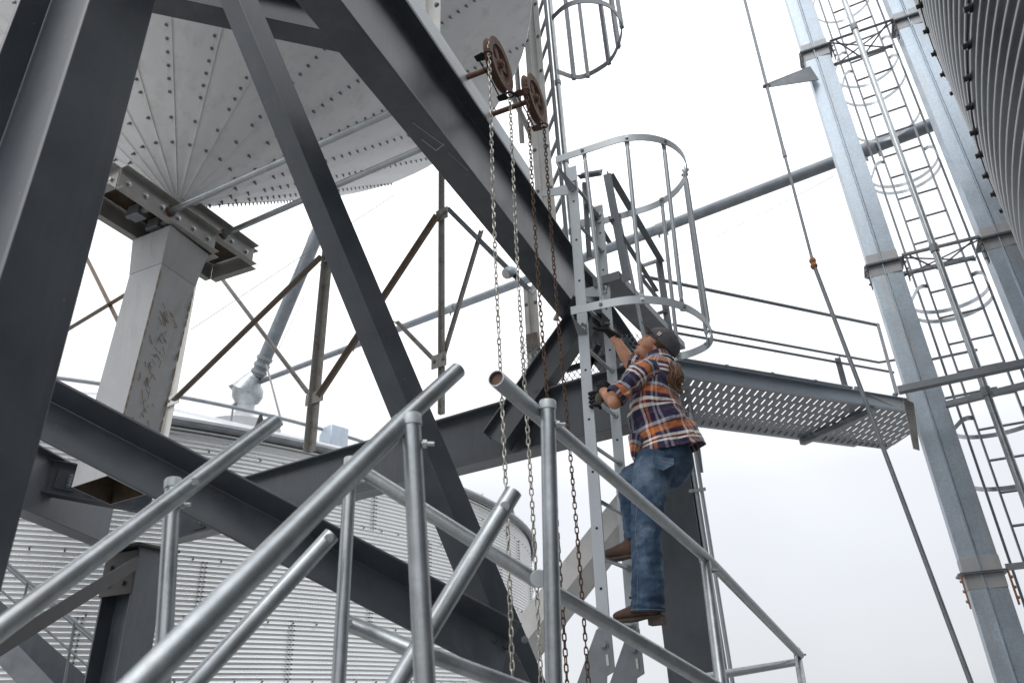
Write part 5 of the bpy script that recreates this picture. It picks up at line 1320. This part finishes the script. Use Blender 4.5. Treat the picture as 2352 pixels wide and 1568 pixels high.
# --- gloves
def glove(wrist, fore, palm, fingers, thumb, cuff=True):
    mb = MB(); d = (palm-wrist).normalized()
    loft(mb, [(wrist-d*.035, .034, .034), (wrist, .031, .031), (wrist.lerp(palm, .5), .035, .024), (palm, .038, .021), (palm+d*.02, .030, .016)], side=fore, n=24, m=20)
    for f in fingers: mb.path(f, .0095, 10, rr=[.011]+[.0100]*(len(f)-2)+[.0080])
    mb.path(thumb, .012, 10, rr=[.016]+[.013]*(len(thumb)-2)+[.010])
    o = part('glove', mb, M['glove'], pn, smooth=60); remesh(o, .0035, 2)
    m2 = MB(); m2.path([wrist-d*.045, wrist-d*.012], .036, 20, cap=False); part('cuff', m2, M['glove'], o); return o
rg = lambda s, k: onst(nBt, nT, .73+.303*k).lerp(onst(fB, fT, .73+.303*k), s)
g1 = rg(.78, 5); pal = S(1392, 757, 4.10)
F_ = []
for i in range(4):
    r0_ = rg(.60+.075*i, 5); st_ = pal+(S(1386, 752, 4.08)-pal)*.2+A*(-.035+.024*i)
    F_.append([st_, r0_+B*.034+UZ*.022, r0_-B*.004+UZ*.034, r0_-B*.034+UZ*.010, r0_-B*.028-UZ*.022, r0_-B*.004-UZ*.030])
go = glove(RWr, A, pal, F_, [pal-A*.03-UZ*.015, S(1376, 757, 4.05), S(1362, 752, 4.04)])
m2 = MB(); ell(m2, S(1393, 744, 4.085), (rt, fw3, up_), (.026, .024, .012)); part('palm_pad', m2, M['glovetan'], go)
pal = S(1377, 912, 3.86); F_ = []
for i in range(4):
    z_ = pal+UZ*(-.052+.026*i)*1.0; b_ = z_
    F_.append([z_+B*.0-A*.01, z_-B*.030-A*.026, z_-B*.055-A*.012+UZ*.004, z_-B*.048+A*.022])
go = glove(LWr, UZ, pal, F_, [pal-UZ*.02, S(1374, 928, 3.87), S(1380, 938, 3.90)])
m2 = MB(); ell(m2, S(1375, 918, 3.842), (rt, fw3, up_), (.021, .014, .038)); part('palm_pad', m2, M['glovetan'], go)
# --- cap
Hn = (rt*.68+up_*.73); Hn = (Hn-sH*Hn.dot(sH)).normalized(); Hf = sH.cross(Hn); Hf = Hf if Hf.dot(fH) > 0 else -Hf
cc0 = H(-.016, .034); mb = MB(); vs = []; nn_, mm_ = 40, 16
for i in range(mm_+1):
    th_ = (math.pi*.5+.10)*i/mm_
    for k in range(nn_):
        a = PI2*k/nn_; r = math.sin(th_); sb = 1+.006*math.cos(a*6)
        vs.append(cc0+Hf*(.112*r*math.cos(a)*sb)+sH*(.085*r*math.sin(a)*sb)+Hn*(.096*math.cos(th_)+.006*noise.noise(Vector((a*2, th_*4, 1)))))
mb.add(vs, [(i*nn_+k, i*nn_+(k+1) % nn_, (i+1)*nn_+(k+1) % nn_, (i+1)*nn_+k) for i in range(mm_) for k in range(nn_)])
co = part('cap', mb, M['cap'], pn, smooth=60); sm2 = co.modifiers.new('solid', 'SOLIDIFY'); sm2.thickness = .004
mb = MB(); bt = []; bb_ = []
for i in range(13):
    a = -1.0+2.0*i/12; ed = cc0+Hf*(.110*math.cos(a))+sH*(.086*math.sin(a)); 
    tipv = cc0+(Hf*.985+Hn*.05).normalized()*(.112+.072*math.cos(a*1.35))+sH*(.070*math.sin(a)); tipv = tipv-Hn*(.010*abs(math.sin(a))**2)+Hn*.012
    bt += [ed, tipv]
n_ = len(bt); vs = [v+Hn*.002 for v in bt]+[v-Hn*.002 for v in bt]; fs = []
for i in range(12): fs += [(2*i, 2*i+1, 2*i+3, 2*i+2), (n_+2*i, n_+2*i+2, n_+2*i+3, n_+2*i+1), (2*i+1, n_+2*i+1, n_+2*i+3, 2*i+3)]
mb.add(vs, fs); part('brim', mb, M['cap'], co, smooth=40)
mb = MB(); ell(mb, cc0+Hn*.098, (Hf, sH, Hn), (.008, .008, .005), 10, 6); part('button', mb, M['cap'], co)
pc_ = cc0+Hf*.050+sH*.0750+Hn*.030; pn1 = sH; mb = MB(); n3 = (pc_-cc0); n3 = (Hf*.3+sH*.93+Hn*.2).normalized(); a1_ = (Hf-n3*Hf.dot(n3)).normalized(); a2_ = n3.cross(a1_)
mb.box(pc_+n3*.002, (a1_, a2_, n3), (.021, .023, .003)); pt_ = part('label_patch', mb, M['patch'], co)
mb = MB()                                                   # small curled orange mark on the patch
mb.path([pc_+n3*.0042+a1_*(.0065*math.cos(a))*(1-.06*a)+a2_*(.0065*math.sin(a))*(1-.06*a) for a in [i*.45 for i in range(13)]], .0016, 5); part('mark', mb, M['patchorange'], pt_)
# --- hair
mb = MB(); hl = MB(); rh = random.Random(11)
tie = H(-.104, -.028)
ppath = [tie, S(1545, 834, 3.84), S(1551, 856, 3.79), S(1549, 880, 3.77), S(1566, 905, 3.77)]
for i in range(320):
    ph_ = rh.uniform(0, PI2); rr_ = .55+.6*rh.random(); wv = rh.uniform(.004, .013); fq = rh.uniform(5, 9); ln = rh.uniform(.62, 1.0); p0_ = rh.uniform(0, 6); pts = []
    for k in range(18):
        t = k/17*ln; c = crom(ppath, t); w_ = (.010+.027*math.sin(min(1, t*1.25)*math.pi*.62))*(1 if t < .5 else max(.15, 1-(t-.5)*1.55))*(1+.35*math.sin(t*9+p0_*.4))
        pts.append(c+rt*(math.cos(ph_)*rr_*w_+wv*math.sin(t*fq+p0_))+fw3*(math.sin(ph_)*rr_*w_*.8)+up_*(wv*.6*math.cos(t*fq*1.3+p0_)))
    (hl if i % 4 == 0 else mb).path(pts, .0016, 4, rr=[.0022]*12+[.0020, .0018, .0015, .0012, .0009, .0005])
for i in range(170):                                          # hair swept back over the head to the tie
    a = rh.uniform(-1, 1); u_ = rh.uniform(-.075, .045); s = 1 if i % 4 else -1
    st_ = H(rh.uniform(.0, .045) if u_ > .0 else rh.uniform(-.045, -.02), u_ if u_ < .0 or rh.random() < .5 else .035, s*.077)
    md = H(-.062, (u_+-.03)*.6, s*.068); pts = [st_.lerp(md, t/4)+sH*s*.010*math.sin(t/4*math.pi) for t in range(5)]+[md.lerp(tie, t/4)+sH*s*.010*math.sin(t/4*math.pi) for t in range(1, 5)]
    mb.path(pts, .002, 4)
core = MB(); 
loft(mb, [(tie, .018, .018), (crom(ppath, .25), .018, .014), (crom(ppath, .5), .019, .016), (crom(ppath, .8), .009, .008), (crom(ppath, .95), .01, .01)], side=rt, n=16, m=16, disp=fold(.006, 30, (1, 1, 1), 6))
ell(mb, H(-.045, .012), HX, (.066, .0755, .078))
ho = part('hair', mb, M['hair'], pn, smooth=60); part('light_strands', hl, metal('hair light', (.22, .13, .075), .3, .45, 0, 40), ho)
